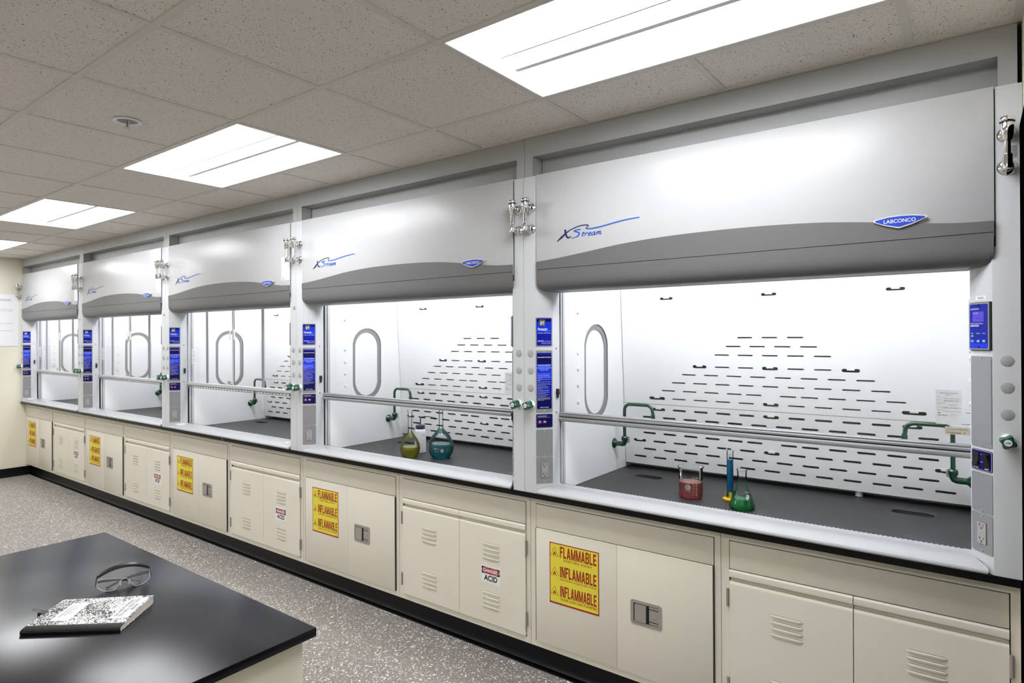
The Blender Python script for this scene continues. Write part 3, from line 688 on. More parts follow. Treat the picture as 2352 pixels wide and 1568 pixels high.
    def slots(z, xs, h):
        out = []
        if z == 1.617: out = [(x, .0735, h) for x in xs]
        elif z == 1.463: out = [(x, .075, .0165 if i in (0, 3, 6) else h) for i, x in enumerate(xs)]
        elif z == 1.3265: out = [(s*x, .075, h) for s in (-1, 1) for x in (.081, .177, .295, .4125, .531)]
        elif z == 1.083: out = [(s*x, .075, h) for s in (-1, 1) for x in (.081, .177, .295, .4125, .531, .649)]
        elif z == 1.282: out = [(x, .075, .0165 if abs(x) < .01 else h) for x in row(9)]+[(s*.598, .092, .0165) for s in (-1, 1)]
        elif z == 1.2195: out = [(x, .075, .0165 if abs(x) < .01 or abs(x) > .58 else h) for x in row(11)]
        elif z == 1.0375: out = [(x, .075, .0165 if i in (0, 6, 12) else h) for i, x in enumerate([x*1.0 for x in xs])]
        else: out = [(x, .075, h) for x in xs]
        return [(W/2+x, w, hh) for x, w, hh in out]
    for nm, rows, zt, zb, sh in (('upper_baffle', up_rows, 2.10, 1.2484, .0072), ('lower_baffle', lo_rows, 1.2460, .903, .0112)):
        Fq = Fr((0, yb(0), 0), (1, 0, 0), (0, -.0586, 1)); k = Fq.v.z
        b = MB(); hs = []; tabs = []
        for z, xs in rows.items():
            for x, w, hh in slots(z, xs, sh):
                z_ = z/k
                hs.append(rrect(x-w/2, z_-hh/2, x+w/2, z_+hh/2, hh/2-.0002, 3))
                if hh > .012: tabs.append((x, z_, hh))
        if nm == 'upper_baffle':
            for x in (-.529, 0.001, .5335):
                z_ = 1.8315/k; hs.append(rrect(W/2+x-.0365, z_-.007, W/2+x+.0365, z_+.007, .0068, 3)); tabs.append((W/2+x, z_, .014))
        b.holes(Fq, [(.1238, zb/k), (W-.1238, zb/k), (W-.1238, zt/k), (.1238, zt/k)], hs, -.005, 0, 'baffle_white')
        for x, z_, hh in tabs: b.rr(Fq, x-.016, z_+hh/2-.007, x+.016, z_+hh/2+.003, -.004, .003, 'white', .001)
        if nm == 'lower_baffle':
            b.tube([(1.30, yb(.90)+.02, ZB-.004), (1.30, yb(.90)+.02, .925)], .016, 'alu_light')
        B(b, nm)
    # gooseneck water faucets on both side liners
    for sx in (1, -1):
        X = lambda a: a if sx > 0 else W-a
        y = .70
        b = MB(); b.lathe((X(.120), y, 1.030), [(.028, 0), (.027, .004), (.018, .012), (.0135, .018), (.0125, .05)], 'green_pipe', axis=(sx, 0, 0), n=24)
        b.tube([(X(.150), y, 1.030), (X(.172), y, 1.030), (X(.180), y, 1.033), (X(.184), y, 1.041), (X(.184), y, 1.056)], .0135, 'green_pipe', n=16)
        b.lathe((X(.184), y, 1.050), [(.0155, 0), (.018, .005), (.018, .018), (.014, .024)], 'green_pipe', n=16); fa = B(b, 'water_faucet', lab='dark green faucet on the inner side wall')
        b = MB(); pts = [(X(.184), y, 1.066), (X(.184), y, 1.21)]+[(X(.184+.034*(1-math.cos(t*math.pi/12))), y, 1.218+.034*math.sin(t*math.pi/12)) for t in range(1, 7)]
        pts += [(X(.315), y, 1.252)]+[(X(.315+.034*math.sin(t*math.pi/12)), y, 1.218+.034*math.cos(t*math.pi/12)) for t in range(1, 7)]+[(X(.352), y, 1.198)]
        b.tube(pts, .0088, 'green_pipe', n=14); b.lathe((X(.3515), y, 1.170), [(.009, 0), (.010, .006), (.0118, .018), (.0115, .028), (.009, .036)], 'green_pipe', n=14); b.build('gooseneck', fa, HO)
        b = MB(); b.poly(Fr((X(.186), y+.014, 1.04), (1, 0, 0), (0, 0, 1)), rrect(-.004 if sx > 0 else -.022, -.004, .022 if sx > 0 else .004, .032, .010, 4), 0, .001, 'plug_grey')
        b.tube([(X(.184)+.0095*math.cos(t*math.pi/6), y+.0095*math.sin(t*math.pi/6), 1.084+.003*math.cos(t*math.pi/6)) for t in range(12)], .0012, 'black_plastic', n=6, closed=True); b.build('tag', fa, HO)
    # white air foil sill with curved ends and a row of perforations
    b = MB(); rowsf = [(-.006, .8825, .0835), (-.0125, .885, .0815), (-.0135, .890, .080), (-.0105, .8955, .0795), (.000, .8995, .0805), (.014, .9035, .086), (.034, .9085, .100), (.056, .9122, .1115), (.082, .915, .1175), (.112, .916, .1212), (.137, .9125, .1212), (.140, .909, .1212), (.138, .906, .1212)]
    V = []
    for y, z, xi in rowsf: V += [(xi, y, z), (W-xi, y, z)]
    n = len(rowsf); b.add(V, [(2*i, 2*i+1, 2*i+3, 2*i+2) for i in range(n-1)]+[tuple(range(2*n-2, -1, -2)), tuple(range(1, 2*n, 2)), (0, 2*n-2, 2*n-1, 1)], 'sill_white')
    sill = B(b, 'airfoil_sill')
    b = MB(); x = .135
    while x < W-.135: b.poly(Fr((0, .1290, .91365), (1, 0, 0), (0, 1, -.14)), rrect(x-.0040, -.0021, x+.0040, .0021, .0018, 2), 0, .0012, 'dark'); x += .0150
    b.build('perforations', sill, HO)
    # clips holding the sash stops
    for sx in (1, -1):
        X = (lambda a: a) if sx > 0 else (lambda a: W-a)
        b = MB(); b.tube([(X(.1215), .098, 1.372), (X(.134), .098, 1.372)], .0036, 'alu_light', n=10); sx > 0 and b.poly(Fr((X(.128), .098, 1.372), (1, 0, 0), (0, 0, 1)), [(-.005, .004), (.006, .004), (.009, -.022), (.004, -.024), (.004, -.040), (-.002, -.040), (-.002, -.024), (-.007, -.022)], -.006, .006, 'black_plastic'); B(b, 'sash_stop')
    return h
def sash(h, slide):
    def B(b, n, par, lab=None): return b.build(n, par, HO, lab)
    s = MB(); x0, x1 = .1225, W-.1225
    if not slide:
        prof_u = [(.122, 1.240), (.118, 1.2425), (.118, 1.248), (.121, 1.252), (.119, 1.257), (.124, 1.2605), (.148, 1.2605), (.148, 1.240)]
        s.poly(Fr((0, 0, 0), (0, 1, 0), (0, 0, 1)), prof_u, x0, x1, 'alu')
        so = B(s, 'sash', h)
        b = MB(); pl = [(.122, 1.217), (.1165, 1.220), (.115, 1.226), (.1165, 1.232), (.120, 1.2365), (.148, 1.2365), (.148, 1.217)]
        b.poly(Fr((0, 0, 0), (0, 1, 0), (0, 0, 1)), pl, x0, x1, 'alu'); b.box(x0, x1, .126, .146, 1.2365, 1.240, 'dark'); b.box(x0-.001, x0+.02, .112, .118, 1.232, 1.236, 'alu_light'); B(b, 'lower_rail', so)
        b = MB(); b.poly(Fr((0, .136, 0), (1, 0, 0), (0, 0, 1)), [(x0, 1.26), (x1, 1.26), (x1, 2.05), (x0, 2.05)], 0, 0, 'glass'); B(b, 'glass_pane', so)
    else:
        s.box(x0, x1, .118, .148, 1.2355, 1.2605, 'alu_light', .002); s.box(x0, x0+.012, .126, .148, 1.26, 2.05, 'alu_light'); s.box(x1-.012, x1, .126, .148, 1.26, 2.05, 'alu_light')
        so = B(s, 'sash', h)
        b = MB(); n = 38; st = (x1-x0-.03)/n
        hs = [rrect(x0+.015+st*i+.004, 1.2205, x0+.015+st*(i+1)-.004, 1.2285, .001, 1) for i in range(n)]
        b.holes(Fr((0, .122, 0), (1, 0, 0), (0, 0, 1)), [(x0, 1.2155), (x1, 1.2155), (x1, 1.2355), (x0, 1.2355)], hs, -.003, 0, 'alu'); B(b, 'perforated_rail', so)
        xs = [(x0+.012, .435, .130), (.425, .835, .140), (.825, 1.240, .130), (1.230, x1-.012, .140)]
        for i, (a, c, y) in enumerate(xs):
            b = MB(); b.poly(Fr((0, y, 0), (1, 0, 0), (0, 0, 1)), [(a+.006, 1.262), (c-.006, 1.262), (c-.006, 2.05), (a+.006, 2.05)], 0, 0, 'glass')
            if i > 0: b.box(a, a+.013, y-.003, y+.003, 1.262, 2.05, 'alu_light')
            if i < 3: b.box(c-.009, c, y-.003, y+.003, 1.262, 2.05, 'alu')
            gp = B(b, 'sliding_glass_panel', so)
        b = MB()
        for xh in (.795, .86): b.box(xh-.0065, xh+.0065, .122, .128, 1.615, 1.695, 'liner_white', .002)
        B(b, 'finger_pull', so)
        b = MB(); Fg = Fr((0, .1285, 0), (1, 0, 0), (0, 0, 1)); b.rr(Fg, .185, 1.415, .245, 1.535, 0, .0004, 'paper')
        for i, (t, z) in enumerate((('CAUTION', 1.51), ('KEEP SASH', 1.485), ('CLOSED WHEN', 1.47), ('DO NOT OPERATE', 1.445), ('WITH OPEN', 1.43))): b.text(Fg, t, .215, z, .007, 'text_black', w=.0045*len(t)-.005, align='c', d=.0008)
        B(b, 'sticker', so, 'small grey sticker low on the glass'); b = MB()
        b.rr(Fg, .755, 1.266, .80, 1.292, 0, .0004, 'plug_grey'); b.text(Fg, 'SASH PANEL', .7775, 1.277, .005, 'text_black', w=.036, align='c', d=.0008)
        B(b, 'sticker', so, 'small grey sticker low on the glass')
def hoods():
    A = hood()
    A.location = HO
    proto = copy_tree(A)        # copies are taken from a hood without its sash
    sash(A, False)
    # grey and white labels only on the nearest hood
    b = MB(); b.box(W-.0008, XR-.0010, .0, .012, ZB, 2.3925, 'post_paint'); b.build('scribe_strip', A, HO)
    b = MB(); b.rr(FRR, .020, 1.737, .062, 1.750, 0, .0005, 'white'); b.text(FRR, 'LPRX23', .041, 1.7405, .006, 'text_black', w=.024, align='c', d=.0009); b.build('name_label', A, HO, 'small white printed label')
    b = MB(); Fg = Fr((0, .1355, 0), (1, 0, 0), (0, 0, 1)); b.rr(Fg, 1.652, 1.291, 1.7205, 1.317, 0, .0006, 'alu_light'); b.rr(Fg, 1.656, 1.293, 1.716, 1.314, .0006, .0008, 'tan_label'); b.text(Fg, 'Parts & Service', 1.658, 1.307, .004, 'text_grey', w=.026, d=.0011); b.text(Fg, 'LABCONCO', 1.714, 1.307, .005, 'text_black', w=.026, align='r', d=.0011); b.text(Fg, 'Kansas City, Missouri, Made in USA', 1.658, 1.301, .003, 'text_grey', w=.055, d=.0011); b.text(Fg, '110405300   E', 1.658, 1.2945, .004, 'text_black', w=.05, bold=.02, d=.0011); b.build('serial_label', A, HO, 'tan serial label on the glass')
    b = MB(); b.rr(Fr((0, 0, 0), (1, 0, 0), (0, 0, 1)), W-.024, 2.165, W-.0035, 2.205, 0, .0005, 'plug_grey'); 
    for i, t in enumerate(('Lab Support', 'Certified by', 'Support Co.', '916-555')): b.text(FRONT, t, W-.023, 2.198-.0085*i, .004, 'text_black', w=.018, d=.0009)
    b.build('service_sticker', A, HO, 'grey service sticker beside the chrome pipe')
    labels = ['second fume hood from the right, with yellow and teal flasks and a wash bottle inside',
              'middle fume hood of the five, sash of sliding glass panels, paper sheet on its header',
              'fourth fume hood from the right, its green faucet outlet seen under the sash',
              'farthest fume hood, in the corner against the cream end wall']
    for k in range(1, 5):
        c = copy_tree(proto); c.location = HO+Vector((-k*W, 0, 0)); c['label'] = labels[k-1]
        if k == 1: sash(c, False)
        elif k == 2: sash(c, True); first = c
        else:
            for ch in kids(first):
                if ch.name.startswith('sash') and not ch.name.startswith('sash_stop'): copy_tree(ch, c)
        if k >= 2:
            b = MB(); Fs = Fr((0, .035, .9095), (1, 0, 0), (0, .06, .0068)); 
            b.rr(Fs, .100, -.006, .190, .048, .0008, .0012, 'white')
            for i in range(4): b.text(Fs, 'KEEP SILL CLEAR', .106, .004+.010*i, .004, 'text_grey', w=.070, d=.0016)
            b.rr(Fs, W-.20, -.004, W-.155, .022, .0008, .0012, 'white'); b.text(Fs, 'NOTICE', W-.178, .004, .006, 'text_grey', w=.03, align='c', d=.0016)
            b.build('sill_sticker', c, HO, 'white sticker on the sill'); 
            b = MB(); b.rr(FRONT, -.0 + W-.034, 1.812, W-.006, 1.836, 0, .0006, 'plug_grey'); b.text(FRONT, 'TEST', W-.02, 1.822, .005, 'text_black', w=.018, align='c', d=.0009); b.text(FRONT, 'SAFE', W-.02, 1.815, .004, 'text_black', w=.018, align='c', d=.0009); b.build('small_tag', c, HO)
    wipe(proto)
hoods()

# ------------------------------------------------------------------ worktops, soffit enclosures
def worktops():
    lab = ['dark grey epoxy worktop of the nearest hood, red beaker standing on it', 'dark grey epoxy worktop of the second hood, under the two round flasks', 'dark epoxy worktop of the middle hood, oval drain hole showing', 'dark epoxy worktop of the fourth hood from the right', 'dark epoxy worktop of the farthest hood beside the cream wall']
    p0 = None
    for k in range(5):
        if p0 is None:
            r = p0 = root('worktop', (W/2, .4, .857), lab[0], 'worktop', 'epoxy worktops under the hoods')
            O = Vector((W/2, .4, .857)); b = MB()
            el = lambda cx, cy, a, c: [(cx+a*math.cos(2*math.pi*i/28), cy+c*math.sin(2*math.pi*i/28)) for i in range(28)]
            st = lambda cx, cy, a, c: [(cx+(a-c)*(1 if math.cos(t) > 0 else -1)+c*math.cos(t), cy+c*math.sin(t)) for t in [2*math.pi*(i+.5)/28 for i in range(28)]]
            cups = [(.338, .668), (W-.322, .680)]
            b.holes(TOP, [(.0012, -.0042), (W-.0012, -.0042), (W-.0012, .93), (.0012, .93)], [st(cx, cy, .077, .033) for cx, cy in cups], .857, .875, 'worktop')
            b.box(.0012, W-.0012, -.0042, .05, .875, .8812, 'cove', 0); b.box(.0012, W-.0012, -.0045, -.004, .857, .8812, 'cove')
            b.build('slab', r, O)
            for cx, cy in cups:
                b = MB(); V = []; n = 28
                for a, c, z in ((.086, .041, .8752), (.081, .0365, .8765), (.077, .033, .8740), (.075, .031, .862), (.060, .022, .845)): V += [(x, y, z) for x, y in st(cx, cy, a, c)]
                b.add(V, [(i*n+j, i*n+(j+1) % n, (i+1)*n+(j+1) % n, (i+1)*n+j) for i in range(2) for j in range(n)], 'worktop'); b.add(V, [(i*n+j, i*n+(j+1) % n, (i+1)*n+(j+1) % n, (i+1)*n+j) for i in (2, 3) for j in range(n)]+[tuple(range(4*n, 5*n))], 'dark'); b.build('cup_sink', r, O)
        else: r = copy_tree(p0)
        r.location = (W/2-k*W, .4, .857); r['label'] = lab[k]
        if k >= 2:
            b = MB(); b.box(W/2-.006, W/2-.003, -.007, -.003, .857, .879, 'alu_light'); b.box(W/2+.001, W/2+.003, -.006, -.003, .857, .879, 'black_gap'); b.build('joint_clip', r, Vector((W/2, .4, .857)))
worktops()
def soffits():
    lab = ['grey framed soffit panel above the nearest hood, reaching the ceiling', 'grey framed soffit panel above the second hood from the right', 'grey framed soffit panel above the middle hood', 'grey framed soffit panel above the fourth hood from the right', 'grey framed soffit panel in the far corner by the cream wall']
    p0 = None
    for k in range(5):
        if p0 is None:
            O = Vector((W/2, .05, 2.394)); r = p0 = root('soffit_panel', O, lab[0], 'soffit panel', 'soffit enclosures between hoods and ceiling')
            b = MB(); b.holes(Fr((0, .013, 0), (1, 0, 0), (0, 0, 1)), [(.0012, 2.3942), (W-.0012, 2.3942), (W-.0012, HC-.002), (.0012, HC-.002)], [[(.0485, 2.3975), (W-.0485, 2.3975), (W-.0485, 2.4905), (.0485, 2.4905)]], -.003, 0, 'filler_paint_shaded'); b.build('frame', r, O)
            b = MB(); b.box(.0465, .0485, .014, .090, 2.396, 2.493, 'filler_paint_shaded'); b.box(W-.0485, W-.0465, .014, .090, 2.396, 2.493, 'filler_paint_shaded'); b.box(.0465, W-.0465, .014, .090, 2.4905, 2.4925, 'filler_paint_shaded'); b.box(.0465, W-.0465, .090, .092, 2.3945, 2.493, 'filler_paint_shaded'); b.box(.049, .0505, .0885, .090, 2.396, 2.49, 'dark'); b.build('recess_liner', r, O)
        else: r = copy_tree(p0)
        r.location = O+Vector((-k*W, 0, 0)); r['label'] = lab[k]
soffits()

# ------------------------------------------------------------------ base cabinets
CW = W/2; CY = .0486
def block(b, F, txt, x, y, w, h, m, d):
    """heavy condensed block capitals"""
    t = .22; q = .17
    def bar(x0, y0, x1, y1, tt=t): return [(x0, y0), (x0+tt, y0), (x1+tt, y1), (x1, y1)]
    def box(x0, y0, x1, y1): return [(x0, y0), (x1, y0), (x1, y1), (x0, y1)]
    L = {'I': (.24, [box(.01, 0, .23, 1)]), 'L': (.66, [box(0, 0, t, 1), box(0, 0, .62, q)]), 'F': (.66, [box(0, 0, t, 1), box(0, 1-q, .64, 1), box(0, .44, .56, .44+q)]),
         'E': (.68, [box(0, 0, t, 1), box(0, 1-q, .64, 1), box(0, .42, .58, .42+q), box(0, 0, .66, q)]), 'N': (.78, [box(0, 0, .2, 1), box(.56, 0, .76, 1), bar(.02, 1, .52, 0, .22)]),
         'M': (1.0, [box(0, 0, .2, 1), box(.78, 0, .98, 1), bar(.02, 1, .39, 0, .2), bar(.76, 1, .39, 0, .2)]), 'A': (.84, [bar(0, 0, .29, 1, .23), bar(.59, 0, .30, 1, .23), box(.2, .2, .62, .35)]),
         'B': (.76, [box(0, 0, t, 1), box(0, 1-q, .55, 1), box(0, .43, .55, .43+q), box(0, 0, .55, q), [(.50, 0), (.62, .02), (.72, .12), (.73, .38), (.66, .5), (.50, .47)], [(.50, .53), (.64, .51), (.70, .62), (.70, .88), (.62, .98), (.50, 1)]])}
    tot = sum(L[c][0]+.10 for c in txt)-.10; k = w/tot; cx = x; n = 0
    for c in txt:
        for P in L[c][1]: b.poly(F, [(cx+p[0]*k, y+p[1]*h) for p in P], d-.0003, d+.00002*n, m); n = (n+1) % 8
        cx += (L[c][0]+.10)*k
def carcass(r, O):
    b = MB(); g = .0325
    gr = CW-.0255; hs = [[(g, .1565), (gr, .1565), (gr, .8195), (g, .8195)]]
    b.holes(Fr((0, CY, 0), (1, 0, 0), (0, 0, 1)), [(.0008, .1290), (CW-.0008, .1290), (CW-.0008, .8565), (.0008, .8565)], hs, -.016, 0, 'beige', 'black_gap')
    b.box(.0008, .0025, CY+.015, .62, .129, .8565, 'beige'); b.box(CW-.0025, CW-.0008, CY+.015, .62, .129, .8565, 'beige'); b.box(.0008, CW-.0008, .60, .62, .129, .8565, 'beige'); b.box(.0008, CW-.0008, CY+.001, .62, .129, .131, 'beige')
    b.box(g-.002, gr+.002, CY+.014, CY+.018, .15, .822, 'black_gap'); b.build('carcass', r, O)
def flammable():
    O = Vector((CW/2, .33, .129)); r = root('storage_cabinet', O, '', 'cabinet', 'beige flammable storage cabinets')
    carcass(r, O); y = CY-.004
    b = MB(); b.box(.0355, CW-.0285, y, CY+.012, .7065, .8168, 'beige', .0012); b.build('top_panel', r, O)
    b = MB(); b.box(.0355, .4657, y-.004, CY+.012, .1590, .7030, 'beige', .0015); d1 = b.build('door', r, O)
    b = MB(); b.box(.4667, CW-.0310, y-.004, CY+.012, .1590, .7030, 'beige', .0015); d2 = b.build('door', r, O)
    b = MB(); b.tube([(.0335, y-.001, .160), (.0335, y-.001, .702)], .0022, 'hinge_dark', n=8); b.build('piano_hinge', d1, O)
    b = MB()
    b.box(.8912, .8956, y-.003, y+.004, .160, .7025, 'black_gap')
    for i in range(46): b.box(.8916, .8952, y-.0048, y+.004, .160+i*.0118, .160+i*.0118+.0096, 'hinge_dark', 0)
    b.build('piano_hinge', d2, O)
    # sign
    F = Fr((0, y-.0042, 0), (1, 0, 0), (0, 0, 1)); b = MB(); x0, x1, z0, z1 = .1140, .3785, .3655, .6525
    b.rr(F, x0, z0, x1, z1, 0, .0005, 'sign_red'); b.rr(F, x0+.0045, z0+.008, x1-.0045, z1-.0045, .0005, .0008, 'yellow', .004)
    def tri(zb):
        tx, w, h = x0+.0285, .023, .042
        a = [(tx-w, zb), (tx+w, zb), (tx, zb+h)]; c = (tx, zb+h/3)
        for s_, m_, dd in ((1, 'sign_red', .0010), (.88, 'yellow', .0012)): b.poly(F, [(c[0]+(q[0]-c[0])*s_, c[1]+(q[1]-c[1])*s_) for q in a], .0008, dd, m_)
        fl = [(-.007, .004), (-.0085, .009), (-.006, .014), (-.005, .0115), (-.0025, .017), (-.001, .0245), (.003, .018), (.0045, .0125), (.006, .0155), (.008, .009), (.0065, .004), (.003, .003), (.004, .007), (.001, .011), (-.0015, .008), (-.003, .003)]
        b.poly(F, [(tx+q[0], zb+q[1]) for q in fl], .0012, .0015, 'sign_red')
    xt = x0+.0585; wt = x1-.0125-xt
    for t, s_, zz, ws in (('FLAMMABLE', 'KEEP FIRE AWAY', .5885, .152), ('INFLAMABLE', 'MANTENGA ALEJADO DEL FUEGO', .4960, wt), ('INFLAMMABLE', 'TENIR LOIN DES FLAMMES', .4050, wt)):
        block(b, F, t, xt, zz, wt, .0515, 'sign_red', .0012)
        b.text(F, s_, xt+wt/2, zz-.0165, .0115, 'sign_red', w=ws, align='c', d=.0012); tri(zz+.002)
    b.build('warning_sign', d1, O, 'yellow sign with red lettering FLAMMABLE')
    # recessed paddle latch
    b = MB(); a0, a1, c0, c1 = .5325, .6755, .3815, .4865
    b.holes(F, rrect(a0, c0, a1, c1, .012, 4), [rrect(a0+.0145, c0+.0130, a1-.0145, c1-.0130, .003, 2)], 0, .002, 'steel')
    b.box(a0+.0145, a1-.0145, y+.018, y+.020, c0+.013, c1-.013, 'rubber_dark'); b.rr(F, a0+.0145, c0+.0130, a1-.0145, c1-.0130, .0002, .0004, 'dark')
    b.rr(F, a0+.0865, c0+.028, a1-.0148, c1-.028, .0004, .0016, 'steel'); b.rr(F, a0+.0865, c0+.0155, a1-.0148, c0+.024, .0004, .0010, 'steel'); b.rr(F, a0+.0865, c1-.024, a1-.0148, c1-.0155, .0004, .0010, 'steel')
    b.lathe(F.p(a0+.112, .433, .0016), [(.011, 0), (.0108, .0015), (.009, .002), (0, .0022)], 'steel', axis=(0, -1, 0), n=20); la = b.build('paddle_latch', d2, O, 'brushed steel recessed latch')
    b = MB(); b.poly(Fr(F.p(0, 0, .0005), (1, 0, 0), (0, 0, 1)), rrect(a0+.0210, c0+.016, a0+.0735, c1-.016, .003, 2), 0, .0052, 'steel'); b.rr(F, a0+.0745, c0+.014, a0+.085, c1-.014, .0004, .0007, 'dark'); 
    b.build('latch_paddle', d2, O)
    return r
def acid():
    O = Vector((CW/2, .33, .129)); r = root('storage_cabinet', O, '', 'cabinet', 'beige louvered acid cabinets')
    carcass(r, O); y = CY-.004; x0, x1, xm = .0352, CW-.0285, .4650
    b = MB(); b.box(x0, x1, y, CY+.012, .7088, .8168, 'beige', .0015); b.build('top_panel', r, O)
    def louv(b, lx, z):
        for i in range(4):
            zz = z-.0235*i; n = 6; L = .114
            V = []
            for q in range(n+1):
                u = q/n; ww = (.004 if q in (0,) else 0)
            # a pressed hood: sharp slit on top, rounded swell below, tapering at the ends
            xs = [0, .004, .012, L-.012, L-.004, L]; sc_ = [0, .55, 1, 1, .55, 0]; pr_ = [(0, .0), (.0045, -.0008), (.0055, -.004), (.0042, -.009), (.0018, -.013), (0, -.0155)]
            V = []
            for xx, s_ in zip(xs, sc_):
                for d, dz in pr_: V.append((lx+xx, y-.004-d*s_, zz+dz*(.45+.55*s_)))
            m_ = len(pr_); b.add(V, [(a*m_+c, (a+1)*m_+c, (a+1)*m_+c+1, a*m_+c+1) for a in range(len(xs)-1) for c in range(m_-1)], 'beige')
            b.box(lx+.004, lx+L-.004, y-.0043, y-.0035, zz+.0002, zz+.0014, 'black_gap')
    for sx, (a, c) in ((-1, (x0, xm-.0014)), (1, (xm+.0014, x1))):
        b = MB(); FXp = Fr((0, 0, 0), (0, 1, 0), (0, 0, 1))
        # profile with an integral finger pull along the top
        pf = [(CY+.012, .1625), (y-.004, .1625), (y-.004, .648), (y-.003, .655), (y+.001, .6600), (y+.012, .6635), (y+.013, .675), (y+.003, .6775), (y-.004, .6765), (y-.007, .680), (y-.0075, .690), (y-.006, .700), (y-.001, .7055), (CY+.012, .7055)]
        b.poly(FXp, pf, a, c, 'beige')
        lx = .1880 if sx < 0 else .6225
        louv(b, lx, .5695); louv(b, lx, .3205)
        d = b.build('door', r, O)
        hx = .0285 if sx < 0 else CW-.0235
        for z in (.559, .2085+.0005):
            b = MB(); b.tube([(hx, y-.006, z), (hx, y-.006, z+.072)], .0042, 'steel', n=12); b.box(hx-.007, hx+.007, y-.003, y-.0005, z+.001, z+.071, 'steel'); b.build('hinge', d, O)
        if sx > 0:
            F = Fr((0, y-.0042, 0), (1, 0, 0), (0, 0, 1)); b = MB(); s0, s1, t0, t1 = .6150, .7430, .3655, .4545
            b.rr(F, s0, t0, s1, t1, 0, .0005, 'white'); b.rr(F, s0+.004, t0+.047, s1-.007, t1-.007, .0005, .0008, 'text_black')
            cx = (s0+s1)/2-.0015; cz = t0+.0645
            b.disc(F, cx, cz, .0560, .0008, .0010, 'white', 40, .0185); b.disc(F, cx, cz, .0545, .0010, .0012, 'red', 40, .0172)
            b.text(F, 'DANGER', cx, cz-.009, .018, 'white', w=.091, align='c', bold=.03, d=.0015); b.text(F, 'ACID', cx, t0+.0125, .0295, 'text_black', w=.086, align='c', bold=.03, d=.0009)
            b.build('warning_sign', d, O, 'white sign reading DANGER ACID')
    return r
def cabinets():
    Lf = ['beige cabinet nearest the camera with the largest yellow FLAMMABLE sign', 'beige FLAMMABLE cabinet under the hood with the yellow and teal flasks', 'beige FLAMMABLE cabinet under the middle hood', 'beige FLAMMABLE cabinet, second smallest yellow sign, under the fourth hood', 'farthest beige FLAMMABLE cabinet, touching the cream end wall']
    La = ['beige louvered cabinet in the bottom right corner, its sign cut by the frame', 'beige louvered DANGER ACID cabinet under the second hood from the right', 'beige louvered DANGER ACID cabinet under the middle hood', 'beige louvered DANGER ACID cabinet under the fourth hood from the right', 'farthest and smallest beige louvered DANGER ACID cabinet']
    f0 = flammable(); a0 = acid()
    for k in range(5):
        f = f0 if k == 0 else copy_tree(f0); a = a0 if k == 0 else copy_tree(a0)
        f.location.x = CW/2-k*W; a.location.x = CW/2+CW-k*W; f['label'] = Lf[k]; a['label'] = La[k]
cabinets()

# ------------------------------------------------------------------ glassware
WT = .8755
def wrap(b, k0, c, rfun, ang0):
    """bend vertices added since k0, drawn flat in (x along arc, z), onto the glass surface"""
    for i in range(k0, len(b.v)):
        v = b.v[i]; r = rfun(v.z)+.0004; t = ang0+v.x/max(r, .004)
        b.v[i] = Vector((c[0]+r*math.cos(t), c[1]+r*math.sin(t), v.z))
FLAT = Fr((0, 0, 0), (1, 0, 0), (0, 0, 1))
def hexa(b, x, z, s):
    b.poly(FLAT, [(x+s*.87*math.cos(math.radians(a)), z+s*math.sin(math.radians(a))) for a in range(0, 360, 60)], 0, 0, 'plug_white')
mat('plug_white', (232, 232, 236), 0.6)
def interp(prof):
    def f(z):
        for (r0, z0), (r1, z1) in zip(prof, prof[1:]):
            if min(z0, z1) <= z <= max(z0, z1) and abs(z1-z0) > 1e-6: return r0+(r1-r0)*(z-z0)/(z1-z0)
        return prof[-1][0]
    return f
def liquid_in(prof, zl, off=.0012):
    """profile of the liquid that fills the inner wall up to height zl"""
    f = interp(prof); out = [(0.0001, prof[0][1]+.003)]
    for r, z in prof:
        if z < zl-.001 and r > .004: out.append((max(.001, r-off), max(z, prof[0][1]+.003)))
    out.append((f(zl)-off, zl)); out.append((0.0001, zl)); return out
CAMA = lambda x, y: math.atan2(-2.4551-y, 1.7349-x)
